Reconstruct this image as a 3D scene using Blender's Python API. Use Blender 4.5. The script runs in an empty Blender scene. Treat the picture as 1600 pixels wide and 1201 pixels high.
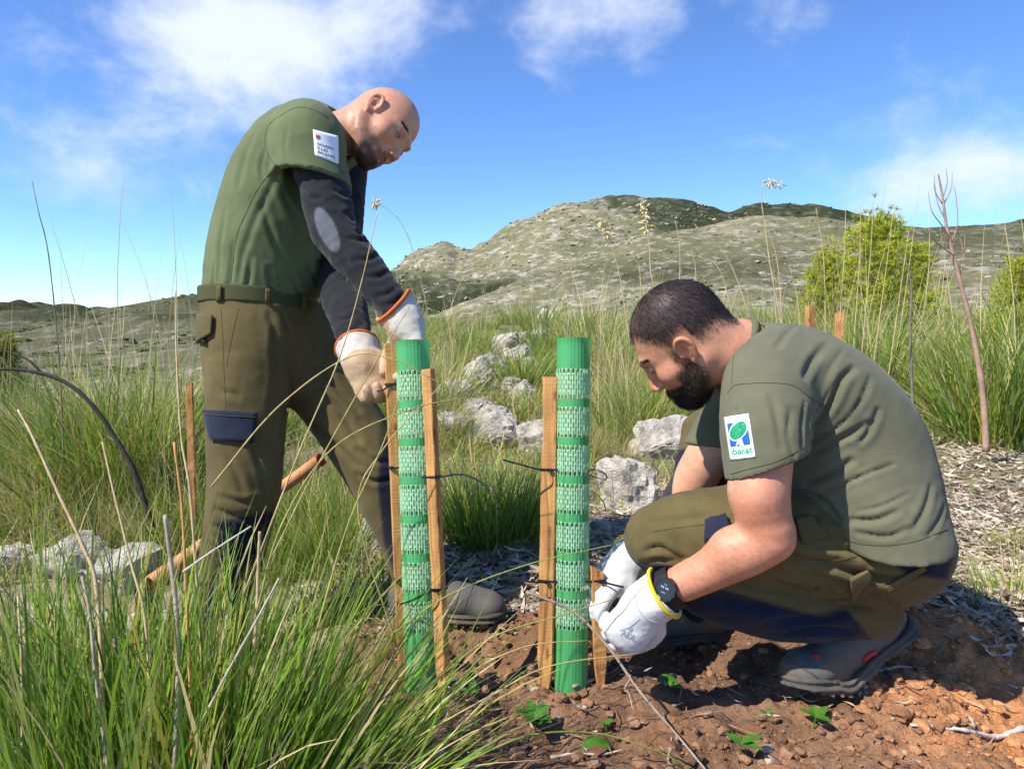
import bpy, bmesh, math, random
import numpy as np
from mathutils import Vector, Matrix
from mathutils.bvhtree import BVHTree

# ------------------------------------------------------------------ camera, sky, sun, exposure
scene = bpy.context.scene
COL = scene.collection
F_PX, CX, CY = 1109.0, 800.0, 600.5
CAM_H = 0.77
PITCH = math.radians(5.18)
cam_data = bpy.data.cameras.new('camera')
cam = bpy.data.objects.new('camera', cam_data)
COL.objects.link(cam)
cam.location = (0, 0, CAM_H)
cam.rotation_euler = (math.pi / 2 - PITCH, 0, 0)
cam_data.sensor_width = 36.0
cam_data.lens = 36.0 * F_PX / 1600.0
cam_data.clip_start = 0.05
cam_data.clip_end = 9000
scene.camera = cam

SUN_TO = Vector((-0.66, -0.40, 0.86)).normalized()        # towards the sun: left, behind the camera
SUN_EL = math.asin(SUN_TO.z)
world = bpy.data.worlds.new('World')
scene.world = world
world.use_nodes = True
wn, wl = world.node_tree.nodes, world.node_tree.links
wn.clear()


def wnode(t, **kw):
    n = wn.new(t)
    for k, v in kw.items():
        setattr(n, k, v)
    return n


sky = wnode('ShaderNodeTexSky', sky_type='NISHITA', sun_disc=False)
sky.sun_elevation = SUN_EL
sky.sun_rotation = math.atan2(SUN_TO.x, SUN_TO.y)
sky.altitude = 1800
sky.air_density = 1.0
sky.dust_density = 0.05
sky.ozone_density = 4.0
hs = wnode('ShaderNodeHueSaturation')
hs.inputs['Hue'].default_value = 0.508
hs.inputs['Saturation'].default_value = 1.04
hs.inputs['Value'].default_value = 1.0
tint = wnode('ShaderNodeVectorMath', operation='MULTIPLY')
wl.new(sky.outputs[0], tint.inputs[0])
tint.inputs[1].default_value = (.80, .98, 1.10)
wl.new(tint.outputs[0], hs.inputs['Color'])
tc = wnode('ShaderNodeTexCoord')


def cam_dir(u, v):
    a, b = (u - CX) / F_PX, (CY - v) / F_PX
    f = Vector((0, math.cos(PITCH), -math.sin(PITCH)))
    up = Vector((0, math.sin(PITCH), math.cos(PITCH)))
    return (f + a * Vector((1, 0, 0)) + b * up)


def wmath(op, a, b=None, clamp=False):
    n = wnode('ShaderNodeMath', operation=op)
    n.use_clamp = clamp
    for i, q in enumerate((a, b)):
        if q is None:
            continue
        if isinstance(q, (int, float)):
            n.inputs[i].default_value = q
        else:
            wl.new(q, n.inputs[i])
    return n.outputs[0]


def wnoise(vec, scale, detail, rough, dist=0.0, stretch=(1, 1, 1)):
    m = wnode('ShaderNodeMapping')
    m.inputs['Scale'].default_value = stretch
    wl.new(vec, m.inputs['Vector'])
    n = wnode('ShaderNodeTexNoise')
    n.inputs['Scale'].default_value = scale
    n.inputs['Detail'].default_value = detail
    n.inputs['Roughness'].default_value = rough
    n.inputs['Distortion'].default_value = dist
    wl.new(m.outputs[0], n.inputs['Vector'])
    return n.outputs['Fac']


DIR = tc.outputs['Generated']
# cloud banks: direction, half-width across, half-height, weight
banks = [(560, 60, 10, 6.5, .36), (400, 80, 10, 6.5, .34), (270, 30, 9, 5, .24), (90, 80, 9, 6.5, .22), (150, 205, 6, 2.2, .15), (1000, 15, 7, 5, .32), (850, 55, 4, 4.5, .20), (750, 60, 3.5, 6, -.22), (1110, 50, 2.5, 5, -.2),
         (1230, 20, 9, 5, .26), (1440, 140, 11, 4, .17), (1560, 275, 9, 3.0, .70), (1240, 205, 6, 2.4, .17), (170, 280, 9, 2.2, .22), (900, 290, 4, 2.0, .18), (40, 310, 7, 2, .20), (1590, 110, 6, 4, .12), (850, 235, 8, 1.2, .12)]
tot = None
for (u, v, aw, ah, wt) in banks:
    d = cam_dir(u, v).normalized()
    side = d.cross(Vector((0, 0, 1))).normalized()
    up = side.cross(d)
    terms = []
    for ax, ang in ((side, aw), (up, ah)):
        n = wnode('ShaderNodeVectorMath', operation='DOT_PRODUCT')
        wl.new(DIR, n.inputs[0])
        n.inputs[1].default_value = ax
        terms.append(wmath('POWER', wmath('ABSOLUTE', wmath('DIVIDE', n.outputs['Value'], math.sin(math.radians(ang)))), 2.0))
    n = wnode('ShaderNodeVectorMath', operation='DOT_PRODUCT')
    wl.new(DIR, n.inputs[0])
    n.inputs[1].default_value = d
    front = wmath('GREATER_THAN', n.outputs['Value'], 0.0)
    g = wmath('EXPONENT', wmath('MULTIPLY', wmath('ADD', terms[0], terms[1]), -0.9))
    g = wmath('MULTIPLY', wmath('MULTIPLY', g, front), wt)
    tot = g if tot is None else wmath('ADD', tot, g)
n1 = wnoise(DIR, 7.0, 10, 0.62, 0.2, (1.0, 1.0, 1.5))
n2 = wnoise(DIR, 2.6, 3, 0.5, 0.1, (1, 1, 1.6))
dens = wmath('ADD', wmath('MULTIPLY', n1, 1.15), wmath('MULTIPLY', n2, 0.5))
dens = wmath('ADD', wmath('SUBTRACT', dens, 1.06), tot)
mr = wnode('ShaderNodeMapRange', interpolation_type='SMOOTHSTEP')
mr.inputs['From Min'].default_value = 0.0
mr.inputs['From Max'].default_value = 0.62
mr.inputs['To Max'].default_value = 0.90
wl.new(dens, mr.inputs['Value'])
mix = wnode('ShaderNodeMix', data_type='RGBA')
wl.new(mr.outputs[0], mix.inputs['Factor'])
wl.new(hs.outputs[0], mix.inputs['A'])
mix.inputs['B'].default_value = (4.6, 4.95, 5.5, 1)
bg = wnode('ShaderNodeBackground')
bg.inputs['Strength'].default_value = 0.15
wl.new(mix.outputs['Result'], bg.inputs['Color'])
wout = wnode('ShaderNodeOutputWorld')
wl.new(bg.outputs[0], wout.inputs['Surface'])

sun_data = bpy.data.lights.new('sun', 'SUN')
sun_data.energy = 5.0
sun_data.angle = math.radians(0.53)
sun_data.color = (1.0, 0.95, 0.86)
sun = bpy.data.objects.new('sun', sun_data)
sun.rotation_euler = SUN_TO.to_track_quat('Z', 'Y').to_euler()
sun.location = (-3, -3, 6)
COL.objects.link(sun)
scene.view_settings.view_transform = 'Standard'
scene.view_settings.look = 'None'
scene.view_settings.exposure = 0.50
scene.view_settings.gamma = 1.0
scene.view_settings.use_curve_mapping = False

# ------------------------------------------------------------------ pixel helpers
RIGHT = np.array([1.0, 0, 0])
FWD = np.array([0, math.cos(PITCH), -math.sin(PITCH)])
UP = np.array([0, math.sin(PITCH), math.cos(PITCH)])
EYE = np.array([0, 0, CAM_H])


def P(u, v, d):
    """photo pixel + distance along the optical axis -> world point"""
    return EYE + d * (FWD + (u - CX) / F_PX * RIGHT + (CY - v) / F_PX * UP)


def V(x, y, z):
    """camera-frame direction (right, up, towards the camera) -> world"""
    return x * RIGHT + y * UP - z * FWD


def unit(a):
    a = np.asarray(a, float)
    return a / (np.linalg.norm(a) + 1e-12)


def to_px(p):
    q = p - EYE
    d = q @ FWD
    return CX + F_PX * (q @ RIGHT) / d, CY - F_PX * (q @ UP) / d


# ------------------------------------------------------------------ numpy noise
def _hash(i, j, k, s):
    h = (i * 374761393 + j * 668265263 + k * 2147483647 + s * 1274126177) & 0xFFFFFFFF
    h = ((h ^ (h >> 13)) * 1274126177) & 0xFFFFFFFF
    h = h ^ (h >> 16)
    return (h & 0xFFFFFF) / float(0xFFFFFF)


def vnoise(p, seed=0):
    p = np.asarray(p, float)
    i = np.floor(p).astype(np.int64)
    f = p - i
    f = f * f * f * (f * (f * 6 - 15) + 10)
    r = 0
    for a in (0, 1):
        wa = f[:, 0] if a else 1 - f[:, 0]
        for b in (0, 1):
            wb = f[:, 1] if b else 1 - f[:, 1]
            for c in (0, 1):
                wc = f[:, 2] if c else 1 - f[:, 2]
                r = r + wa * wb * wc * _hash(i[:, 0] + a, i[:, 1] + b, i[:, 2] + c, seed)
    return r * 2 - 1


def fbm(p, octv=4, gain=0.5, seed=0, ridged=False):
    s, a, r = 1.0, 1.0, 0
    for o in range(octv):
        n = vnoise(p * s + 17.3 * o, seed + o)
        if ridged:
            n = 1 - 2 * np.abs(n)
        r = r + a * n
        s *= 2.03
        a *= gain
    return r


def sstep(x, a, b):
    t = np.clip((x - a) / (b - a), 0, 1)
    return t * t * (3 - 2 * t)


# ------------------------------------------------------------------ mesh / object helpers
def mesh_np(name, verts, faces, smooth=True, colors=None):
    verts = np.ascontiguousarray(verts, dtype=np.float32)
    faces = np.ascontiguousarray(faces, dtype=np.int32)
    me = bpy.data.meshes.new(name)
    n, k = len(faces), faces.shape[1]
    me.vertices.add(len(verts))
    me.vertices.foreach_set('co', verts.ravel())
    me.loops.add(n * k)
    me.loops.foreach_set('vertex_index', faces.ravel())
    me.polygons.add(n)
    me.polygons.foreach_set('loop_start', np.arange(0, n * k, k, dtype=np.int32))
    me.polygons.foreach_set('loop_total', np.full(n, k, dtype=np.int32))
    me.polygons.foreach_set('use_smooth', np.full(n, smooth, dtype=bool))
    me.update(calc_edges=True)
    if colors is not None:
        c = np.ones((len(verts), 4), np.float32)
        c[:, :3] = colors
        at = me.color_attributes.new('Col', 'FLOAT_COLOR', 'POINT')
        at.data.foreach_set('color', c.ravel())
    return me


def link(name, me, mat=None, parent=None, loc=None):
    o = bpy.data.objects.new(name, me)
    COL.objects.link(o)
    if mat is not None and len(me.materials) == 0:
        me.materials.append(mat)
    if parent is not None:
        o.parent = parent
    if loc is not None:
        o.location = loc
    return o


def add(name, verts, faces, mat, parent=None, smooth=True, colors=None, origin=None):
    """world-space verts; stored relative to the parent's (or own) base"""
    verts = np.asarray(verts, float)
    if parent is not None:
        org = np.zeros(3)
        q = parent
        while q is not None:
            org = org + np.array(q.location)
            q = q.parent
        return link(name, mesh_np(name, verts - org, faces, smooth, colors), mat, parent)
    org = np.array(origin) if origin is not None else np.array([verts[:, 0].mean(), verts[:, 1].mean(), verts[:, 2].min()])
    return link(name, mesh_np(name, verts - org, faces, smooth, colors), mat, None, org)


def empty(name, loc):
    o = bpy.data.objects.new(name, None)
    o.empty_display_size = 0.1
    COL.objects.link(o)
    o.location = loc
    return o


def tag(o, label, cat, group=None, kind=None):
    if label:
        o['label'] = label
    if cat:
        o['category'] = cat
    if group:
        o['group'] = group
    if kind:
        o['kind'] = kind
    return o


def catmull(pts, n=4):
    pts = np.asarray(pts, float)
    q = np.vstack([2 * pts[0] - pts[1], pts, 2 * pts[-1] - pts[-2]])
    out = []
    for i in range(1, len(q) - 2):
        for t in np.arange(n) / n:
            a, b, c, d = q[i - 1], q[i], q[i + 1], q[i + 2]
            out.append(.5 * (2 * b + (c - a) * t + (2 * a - 5 * b + 4 * c - d) * t * t + (3 * b - a - 3 * c + d) * t ** 3))
    out.append(pts[-1])
    return np.array(out)


def tube_mesh(pts, radii, sides=6, cap=True):
    pts = np.asarray(pts, float)
    n = len(pts)
    radii = np.broadcast_to(np.asarray(radii, float), (n,))
    t = np.gradient(pts, axis=0)
    t /= np.linalg.norm(t, axis=1)[:, None] + 1e-12
    ref = np.array([0.31, 0.17, 0.93]) if abs(t[0] @ np.array([0.31, 0.17, 0.93])) < .9 else np.array([0.9, 0.3, 0.1])
    a = np.cross(t, ref)
    a /= np.linalg.norm(a, axis=1)[:, None] + 1e-12
    b = np.cross(t, a)
    ang = np.arange(sides) * 2 * math.pi / sides
    v = pts[:, None] + radii[:, None, None] * (np.cos(ang)[None, :, None] * a[:, None] + np.sin(ang)[None, :, None] * b[:, None])
    v = v.reshape(-1, 3)
    i = np.arange(n - 1)[:, None] * sides
    j = np.arange(sides)[None]
    k = (j + 1) % sides
    f = np.stack([i + j, i + k, i + sides + k, i + sides + j], -1).reshape(-1, 4)
    if cap:
        m = len(v)
        v = np.vstack([v, pts[0], pts[-1]])
        l = (n - 1) * sides
        jj, kk = j[0], k[0]
        f = np.vstack([f, np.stack([kk, jj, np.full(sides, m), np.full(sides, m)], -1),
                       np.stack([l + jj, l + kk, np.full(sides, m + 1), np.full(sides, m + 1)], -1)])
    return v, f


def fix_tris(f):
    """quads with a repeated last index -> keep quads / tris apart as python lists"""
    return [tuple(q[:3]) if q[2] == q[3] else tuple(q) for q in f.tolist()]


def add_any(name, verts, faces, mat, parent=None, smooth=True, colors=None, origin=None):
    verts = np.asarray(verts, float)
    if parent is not None:
        org = np.zeros(3)
        q = parent
        while q is not None:
            org = org + np.array(q.location)
            q = q.parent
        loc = None
    else:
        org = np.array(origin) if origin is not None else np.array([verts[:, 0].mean(), verts[:, 1].mean(), verts[:, 2].min()])
        loc = org
    me = bpy.data.meshes.new(name)
    fl = fix_tris(np.asarray(faces)) if not isinstance(faces, list) else faces
    me.from_pydata((verts - org).tolist(), [], fl)
    me.polygons.foreach_set('use_smooth', np.full(len(me.polygons), smooth, dtype=bool))
    if colors is not None:
        c = np.ones((len(verts), 4), np.float32)
        c[:, :3] = colors
        at = me.color_attributes.new('Col', 'FLOAT_COLOR', 'POINT')
        at.data.foreach_set('color', c.ravel())
    me.update()
    return link(name, me, mat, parent, loc)


def join_np(parts):
    vs, fs, n = [], [], 0
    for v, f in parts:
        vs.append(v)
        fs.append(np.asarray(f) + n)
        n += len(v)
    return np.vstack(vs), np.vstack(fs)


# ------------------------------------------------------------------ materials
def material(name, color=(.5, .5, .5), rough=.8, spec=.3, var=0.0, vscale=20, bump=0.0, bscale=200, bstretch=(1, 1, 1), attr=False,
             bump2=0.0, b2scale=30, transl=0.0, sss=0.0, metallic=0.0, hue=None, coat=0.0, sheen=0.0, bdist=0.002, vdetail=5):
    m = bpy.data.materials.new(name)
    m.use_nodes = True
    nt = m.node_tree
    N, L = nt.nodes, nt.links
    bs = N['Principled BSDF']
    bs.inputs['Roughness'].default_value = rough
    bs.inputs['Specular IOR Level'].default_value = spec
    bs.inputs['Metallic'].default_value = metallic
    bs.inputs['Coat Weight'].default_value = coat
    bs.inputs['Sheen Weight'].default_value = sheen
    co = N.new('ShaderNodeTexCoord').outputs['Object']
    if attr:
        at = N.new('ShaderNodeAttribute')
        at.attribute_name = 'Col'
        csock = at.outputs['Color']
    else:
        rgb = N.new('ShaderNodeRGB')
        rgb.outputs[0].default_value = (*color, 1)
        csock = rgb.outputs[0]
    if var > 0:
        nz = N.new('ShaderNodeTexNoise')
        nz.inputs['Scale'].default_value = vscale
        nz.inputs['Detail'].default_value = vdetail
        nz.inputs['Roughness'].default_value = .6
        L.new(co, nz.inputs['Vector'])
        rng = N.new('ShaderNodeMapRange')
        rng.inputs['From Min'].default_value = .25
        rng.inputs['From Max'].default_value = .75
        rng.inputs['To Min'].default_value = 1 - var
        rng.inputs['To Max'].default_value = 1 + var
        L.new(nz.outputs['Fac'], rng.inputs['Value'])
        mul = N.new('ShaderNodeVectorMath')
        mul.operation = 'SCALE'
        L.new(csock, mul.inputs[0])
        L.new(rng.outputs[0], mul.inputs['Scale'])
        csock = mul.outputs[0]
        if hue is not None:
            mx = N.new('ShaderNodeMix')
            mx.data_type = 'RGBA'
            nz2 = N.new('ShaderNodeTexNoise')
            nz2.inputs['Scale'].default_value = vscale * .37
            nz2.inputs['Detail'].default_value = 4
            L.new(co, nz2.inputs['Vector'])
            r2 = N.new('ShaderNodeMapRange')
            r2.inputs['From Min'].default_value = .42
            r2.inputs['From Max'].default_value = .68
            L.new(nz2.outputs['Fac'], r2.inputs['Value'])
            L.new(r2.outputs[0], mx.inputs['Factor'])
            L.new(csock, mx.inputs['A'])
            mx.inputs['B'].default_value = (*hue, 1)
            csock = mx.outputs['Result']
    L.new(csock, bs.inputs['Base Color'])
    prev = None
    for b, sc, st in ((bump2, b2scale, (1, 1, 1)), (bump, bscale, bstretch)):
        if b > 0:
            mp = N.new('ShaderNodeMapping')
            mp.inputs['Scale'].default_value = st
            L.new(co, mp.inputs['Vector'])
            nb = N.new('ShaderNodeTexNoise')
            nb.inputs['Scale'].default_value = sc
            nb.inputs['Detail'].default_value = 5
            L.new(mp.outputs[0], nb.inputs['Vector'])
            bp = N.new('ShaderNodeBump')
            bp.inputs['Strength'].default_value = b
            bp.inputs['Distance'].default_value = bdist if sc > 60 else bdist * 5
            L.new(nb.outputs['Fac'], bp.inputs['Height'])
            if prev is not None:
                L.new(prev, bp.inputs['Normal'])
            prev = bp.outputs[0]
    if prev is not None:
        L.new(prev, bs.inputs['Normal'])
    if sss > 0:
        bs.inputs['Subsurface Weight'].default_value = sss
        bs.inputs['Subsurface Radius'].default_value = (1.0, .35, .2)
        bs.inputs['Subsurface Scale'].default_value = .006
    if transl > 0:
        tr = N.new('ShaderNodeBsdfTranslucent')
        L.new(csock, tr.inputs['Color'])
        ms = N.new('ShaderNodeMixShader')
        ms.inputs[0].default_value = transl
        L.new(bs.outputs[0], ms.inputs[1])
        L.new(tr.outputs[0], ms.inputs[2])
        L.new(ms.outputs[0], N['Material Output'].inputs['Surface'])
    return m


M = {}
M['skin'] = material('skin', attr=True, rough=.48, spec=.35, var=.15, vscale=120, bump=.22, bscale=420, sss=.07, bdist=.0012)
M['hair'] = material('hair', attr=True, rough=.55, spec=.3)
M['shirt'] = material('olive_cotton', attr=True, rough=.92, spec=.1, var=.14, vscale=16, bump=.35, bscale=900, bump2=.10, b2scale=30, sheen=.10)
M['trouser'] = material('work_trouser_cloth', attr=True, rough=.9, spec=.12, var=.20, vscale=14, bump=.35, bscale=700, bump2=.16, b2scale=30, sheen=.08)
M['black_cloth'] = material('black_knit', attr=True, rough=.9, spec=.12, var=.1, vscale=30, bump=.3, bscale=800, bump2=.3, b2scale=28, sheen=.12)
M['web'] = material('olive_webbing', (.06, .066, .022), rough=.85, bump=.6, bscale=260, bstretch=(1, 1, .1))
M['seam'] = material('stitch', (.066, .076, .038), rough=.9)
M['seam_b'] = material('stitch_brown', (.085, .064, .026), rough=.9)
M['glove'] = material('glove_leather', attr=True, rough=.75, spec=.25, var=.12, vscale=35, bump=.25, bscale=260, bump2=.15, b2scale=35)
M['orange'] = material('orange_trim', (.62, .13, .025), rough=.8, bump=.3, bscale=600)
M['yellow'] = material('yellow_trim', (.75, .55, .02), rough=.75, bump=.3, bscale=600)
M['rubber'] = material('black_rubber', (.018, .018, .02), rough=.5)
M['glass'] = material('watch_glass', (.012, .013, .015), rough=.12, spec=.6)
M['boot'] = material('dusty_boot', (.105, .103, .098), rough=.85, var=.35, vscale=28, bump=.4, bscale=240, hue=(.17, .115, .07))
M['sole'] = material('boot_sole', (.07, .068, .062), rough=.9, var=.35, vscale=35, bump=.3, bscale=180, hue=(.15, .11, .075))
M['iron'] = material('worn_iron', (.12, .11, .10), rough=.6, metallic=.7, var=.3, vscale=40)
M['red'] = material('red_rubber', (.45, .035, .03), rough=.6)
M['white'] = material('white_patch', (.80, .82, .86), rough=.75, bump=.15, bscale=900)
M['ink'] = material('print_black', (.03, .03, .04), rough=.8)
M['inkgrey'] = material('print_grey', (.33, .34, .37), rough=.8)
M['inkred'] = material('print_red', (.50, .03, .05), rough=.8)
M['inkblue'] = material('print_blue', (.012, .11, .55), rough=.7)
M['inkgreen'] = material('print_green', (.012, .28, .12), rough=.7)
M['guard'] = material('green_plastic', (.100, .45, .155), rough=.30, spec=.5, var=.10, vscale=12, transl=.30)
M['net'] = material('pale_green_mesh', (.40, .71, .41), rough=.38, spec=.5, var=.12, vscale=60, transl=.30)
M['tie'] = material('black_cable_tie', (.012, .012, .014), rough=.35, spec=.5)
M['eye'] = material('eye', attr=True, rough=.12, spec=.5)
M['grass'] = material('grass_blade', attr=True, rough=.55, spec=.25, transl=.32)
M['leaf'] = material('green_leaf', (.075, .20, .022), rough=.35, spec=.45, var=.25, vscale=60, transl=.25)
M['needle'] = material('pine_needles', attr=True, rough=.6, spec=.2, transl=.25)
M['twig'] = material('dead_twig', attr=True, rough=.9, var=.25, vscale=60, bump=.4, bscale=160)
M['litter'] = material('dry_litter', attr=True, rough=.85, transl=.12)
M['clod'] = material('soil_clod', attr=True, rough=.95, spec=.1, var=.3, vscale=90, bump=.9, bscale=230)


def wood_material(name, col, dark, rough=.75):
    m = bpy.data.materials.new(name)
    m.use_nodes = True
    N, L = m.node_tree.nodes, m.node_tree.links
    bs = N['Principled BSDF']
    bs.inputs['Roughness'].default_value = rough
    bs.inputs['Specular IOR Level'].default_value = .2
    co = N.new('ShaderNodeTexCoord').outputs['Object']
    oi = N.new('ShaderNodeObjectInfo')
    off = N.new('ShaderNodeVectorMath')
    off.operation = 'ADD'
    cmb = N.new('ShaderNodeCombineXYZ')
    for i in range(3):
        L.new(oi.outputs['Random'], cmb.inputs[i])
    sc = N.new('ShaderNodeVectorMath')
    sc.operation = 'SCALE'
    sc.inputs['Scale'].default_value = 7.0
    L.new(cmb.outputs[0], sc.inputs[0])
    L.new(co, off.inputs[0])
    L.new(sc.outputs[0], off.inputs[1])
    mp = N.new('ShaderNodeMapping')
    mp.inputs['Scale'].default_value = (1, 1, .045)
    L.new(off.outputs[0], mp.inputs['Vector'])
    nz = N.new('ShaderNodeTexNoise')
    nz.inputs['Scale'].default_value = 190
    nz.inputs['Detail'].default_value = 6
    nz.inputs['Distortion'].default_value = .4
    L.new(mp.outputs[0], nz.inputs['Vector'])
    big = N.new('ShaderNodeTexNoise')
    big.inputs['Scale'].default_value = 9
    big.inputs['Detail'].default_value = 4
    L.new(off.outputs[0], big.inputs['Vector'])
    saw = N.new('ShaderNodeTexNoise')       # cross saw marks
    mp2 = N.new('ShaderNodeMapping')
    mp2.inputs['Scale'].default_value = (.12, .12, 1)
    L.new(off.outputs[0], mp2.inputs['Vector'])
    saw.inputs['Scale'].default_value = 330
    saw.inputs['Detail'].default_value = 3
    L.new(mp2.outputs[0], saw.inputs['Vector'])
    mx = N.new('ShaderNodeMix')
    mx.data_type = 'RGBA'
    mx.inputs['A'].default_value = (*dark, 1)
    mx.inputs['B'].default_value = (*col, 1)
    ad = N.new('ShaderNodeMath')
    ad.operation = 'ADD'
    L.new(nz.outputs['Fac'], ad.inputs[0])
    sb = N.new('ShaderNodeMath')
    sb.operation = 'MULTIPLY_ADD'
    L.new(big.outputs['Fac'], sb.inputs[0])
    sb.inputs[1].default_value = .9
    sb.inputs[2].default_value = -.45
    L.new(sb.outputs[0], ad.inputs[1])
    mr_ = N.new('ShaderNodeMapRange')
    mr_.inputs['From Min'].default_value = .28
    mr_.inputs['From Max'].default_value = .68
    L.new(ad.outputs[0], mr_.inputs['Value'])
    L.new(mr_.outputs[0], mx.inputs['Factor'])
    # knots / stains
    vr = N.new('ShaderNodeTexVoronoi')
    mp3 = N.new('ShaderNodeMapping')
    mp3.inputs['Scale'].default_value = (1, 1, .35)
    L.new(off.outputs[0], mp3.inputs['Vector'])
    L.new(mp3.outputs[0], vr.inputs['Vector'])
    vr.inputs['Scale'].default_value = 38
    kr = N.new('ShaderNodeMapRange')
    kr.inputs['From Min'].default_value = .10
    kr.inputs['From Max'].default_value = .22
    kr.inputs['To Min'].default_value = .45
    kr.inputs['To Max'].default_value = 1
    L.new(vr.outputs['Distance'], kr.inputs['Value'])
    ml = N.new('ShaderNodeVectorMath')
    ml.operation = 'SCALE'
    L.new(mx.outputs['Result'], ml.inputs[0])
    L.new(kr.outputs[0], ml.inputs['Scale'])
    L.new(ml.outputs[0], bs.inputs['Base Color'])
    hsum = N.new('ShaderNodeMath')
    hsum.operation = 'ADD'
    L.new(nz.outputs['Fac'], hsum.inputs[0])
    L.new(saw.outputs['Fac'], hsum.inputs[1])
    bp = N.new('ShaderNodeBump')
    bp.inputs['Strength'].default_value = .7
    bp.inputs['Distance'].default_value = .0015
    L.new(hsum.outputs[0], bp.inputs['Height'])
    L.new(bp.outputs[0], bs.inputs['Normal'])
    return m


M['wood'] = wood_material('sawn_pine', (.60, .31, .105), (.36, .155, .048))
M['wood2'] = wood_material('sawn_pine_grey', (.56, .29, .095), (.30, .14, .048))
M['handle'] = wood_material('tool_handle', (.60, .30, .13), (.42, .19, .075), .5)


def stone_material():
    m = bpy.data.materials.new('limestone')
    m.use_nodes = True
    N, L = m.node_tree.nodes, m.node_tree.links
    bs = N['Principled BSDF']
    bs.inputs['Roughness'].default_value = .92
    bs.inputs['Specular IOR Level'].default_value = .15
    co = N.new('ShaderNodeTexCoord').outputs['Object']

    def nz(s, d=6):
        n = N.new('ShaderNodeTexNoise')
        n.inputs['Scale'].default_value = s
        n.inputs['Detail'].default_value = d
        n.inputs['Roughness'].default_value = .62
        L.new(co, n.inputs['Vector'])
        return n.outputs['Fac']
    cr = N.new('ShaderNodeValToRGB')
    e = cr.color_ramp.elements
    e[0].position, e[0].color = .30, (.20, .18, .15, 1)
    e[1].position, e[1].color = .62, (.71, .655, .555, 1)
    x = e.new(.45)
    x.color = (.52, .47, .385, 1)
    L.new(nz(9), cr.inputs['Fac'])
    mx = N.new('ShaderNodeMix')
    mx.data_type = 'RGBA'
    r = N.new('ShaderNodeMapRange')
    r.inputs['From Min'].default_value = .55
    r.inputs['From Max'].default_value = .75
    r.inputs['To Max'].default_value = .7
    L.new(nz(3.5), r.inputs['Value'])
    L.new(r.outputs[0], mx.inputs['Factor'])
    L.new(cr.outputs[0], mx.inputs['A'])
    mx.inputs['B'].default_value = (.43, .27, .13, 1)
    L.new(mx.outputs['Result'], bs.inputs['Base Color'])
    a = N.new('ShaderNodeMath')
    a.operation = 'ADD'
    L.new(nz(28, 8), a.inputs[0])
    L.new(nz(120, 4), a.inputs[1])
    bp = N.new('ShaderNodeBump')
    bp.inputs['Strength'].default_value = .9
    bp.inputs['Distance'].default_value = .02
    L.new(a.outputs[0], bp.inputs['Height'])
    L.new(bp.outputs[0], bs.inputs['Normal'])
    return m


M['stone'] = stone_material()

# ------------------------------------------------------------------ ground
def soil_mask(x, y):
    n = fbm(np.stack([x * 3.1, y * 3.1, x * 0], -1), 3, .5, 11) * .12
    a = sstep(x + n, -.42, -.22) * (1 - sstep(y + n - .18 * np.clip(x, -.2, 1.2), 1.78, 1.98))
    return a * (1 - sstep(x + n, 2.0, 2.4))


def base_height(x, y):
    x = np.asarray(x, float)
    y = np.asarray(y, float)
    az = np.arctan2(x, np.maximum(y, .3))
    k = sstep(az, -.42, -.10)
    yy = np.maximum(y - 3.0, 0)
    back = k * 1.25 * (1 - np.exp(-yy / 20)) - (1 - k) * 9.0 * (1 - np.exp(-np.maximum(y - 4.2, 0) / 45))
    r = np.hypot(x, y)
    back = back - 16 * sstep(r, 24, 160) - 60 * sstep(r, 200, 2500)
    z = back
    z = z - .15 * sstep(-x, .42, .80) * np.exp(-((y - 1.75) / .75) ** 2)
    z = z + .085 * np.exp(-((x - 1.02) / .36) ** 2 - ((y - 1.62) / .26) ** 2)
    z = z - .085 * np.exp(-((x + .05) / .13) ** 2 - ((y - 1.66) / .11) ** 2)
    z = z - .04 * np.exp(-((x - .36) / .16) ** 2 - ((y - 1.56) / .10) ** 2)
    z = z - .012 * np.exp(-((x + .02) / .30) ** 2 - ((y - 1.44) / .10) ** 2)
    return z


def ground_z(x, y):
    x = np.atleast_1d(np.asarray(x, float))
    y = np.atleast_1d(np.asarray(y, float))
    z = base_height(x, y)
    q = np.stack([x, y, x * 0], -1)
    near = np.exp(-np.maximum(np.hypot(x, y) - 3, 0) / 6)
    s = soil_mask(x, y)
    z = z + (.03 * fbm(q * 1.7, 3, .5, 3)) * np.clip(np.hypot(x, y) / 3, 0, 1) ** .5
    z = z + s * near * (.017 * fbm(q * 9, 4, .55, 5) + .010 * np.maximum(fbm(q * 26, 3, .5, 8, True) - .1, -.4))
    z = z + (1 - s) * near * .008 * fbm(q * 14, 3, .55, 9)
    return z


def gz(x, y):
    return float(ground_z([x], [y])[0])


def ground_hit(u, v, dmax=80):
    d = np.concatenate([np.arange(.8, 6, .01), np.arange(6, dmax, .1)])
    q = EYE + d[:, None] * (FWD + (u - CX) / F_PX * RIGHT + (CY - v) / F_PX * UP)
    below = q[:, 2] < base_height(q[:, 0], q[:, 1])
    i = int(np.argmax(below)) if below.any() else len(d) - 1
    x, y = q[i, 0], q[i, 1]
    return np.array([x, y, gz(x, y)])


def spread(lo, hi, step, far_lo, far_hi, g=1.13):
    c = list(np.arange(lo, hi, step))
    s, x = step, hi
    while x < far_hi:
        c.append(x)
        s *= g
        x += s
    c.append(far_hi)
    s, x = step, lo
    pre = []
    while x > far_lo:
        s *= g
        x -= s
        pre.append(x)
    return np.array(pre[::-1] + c)


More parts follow.
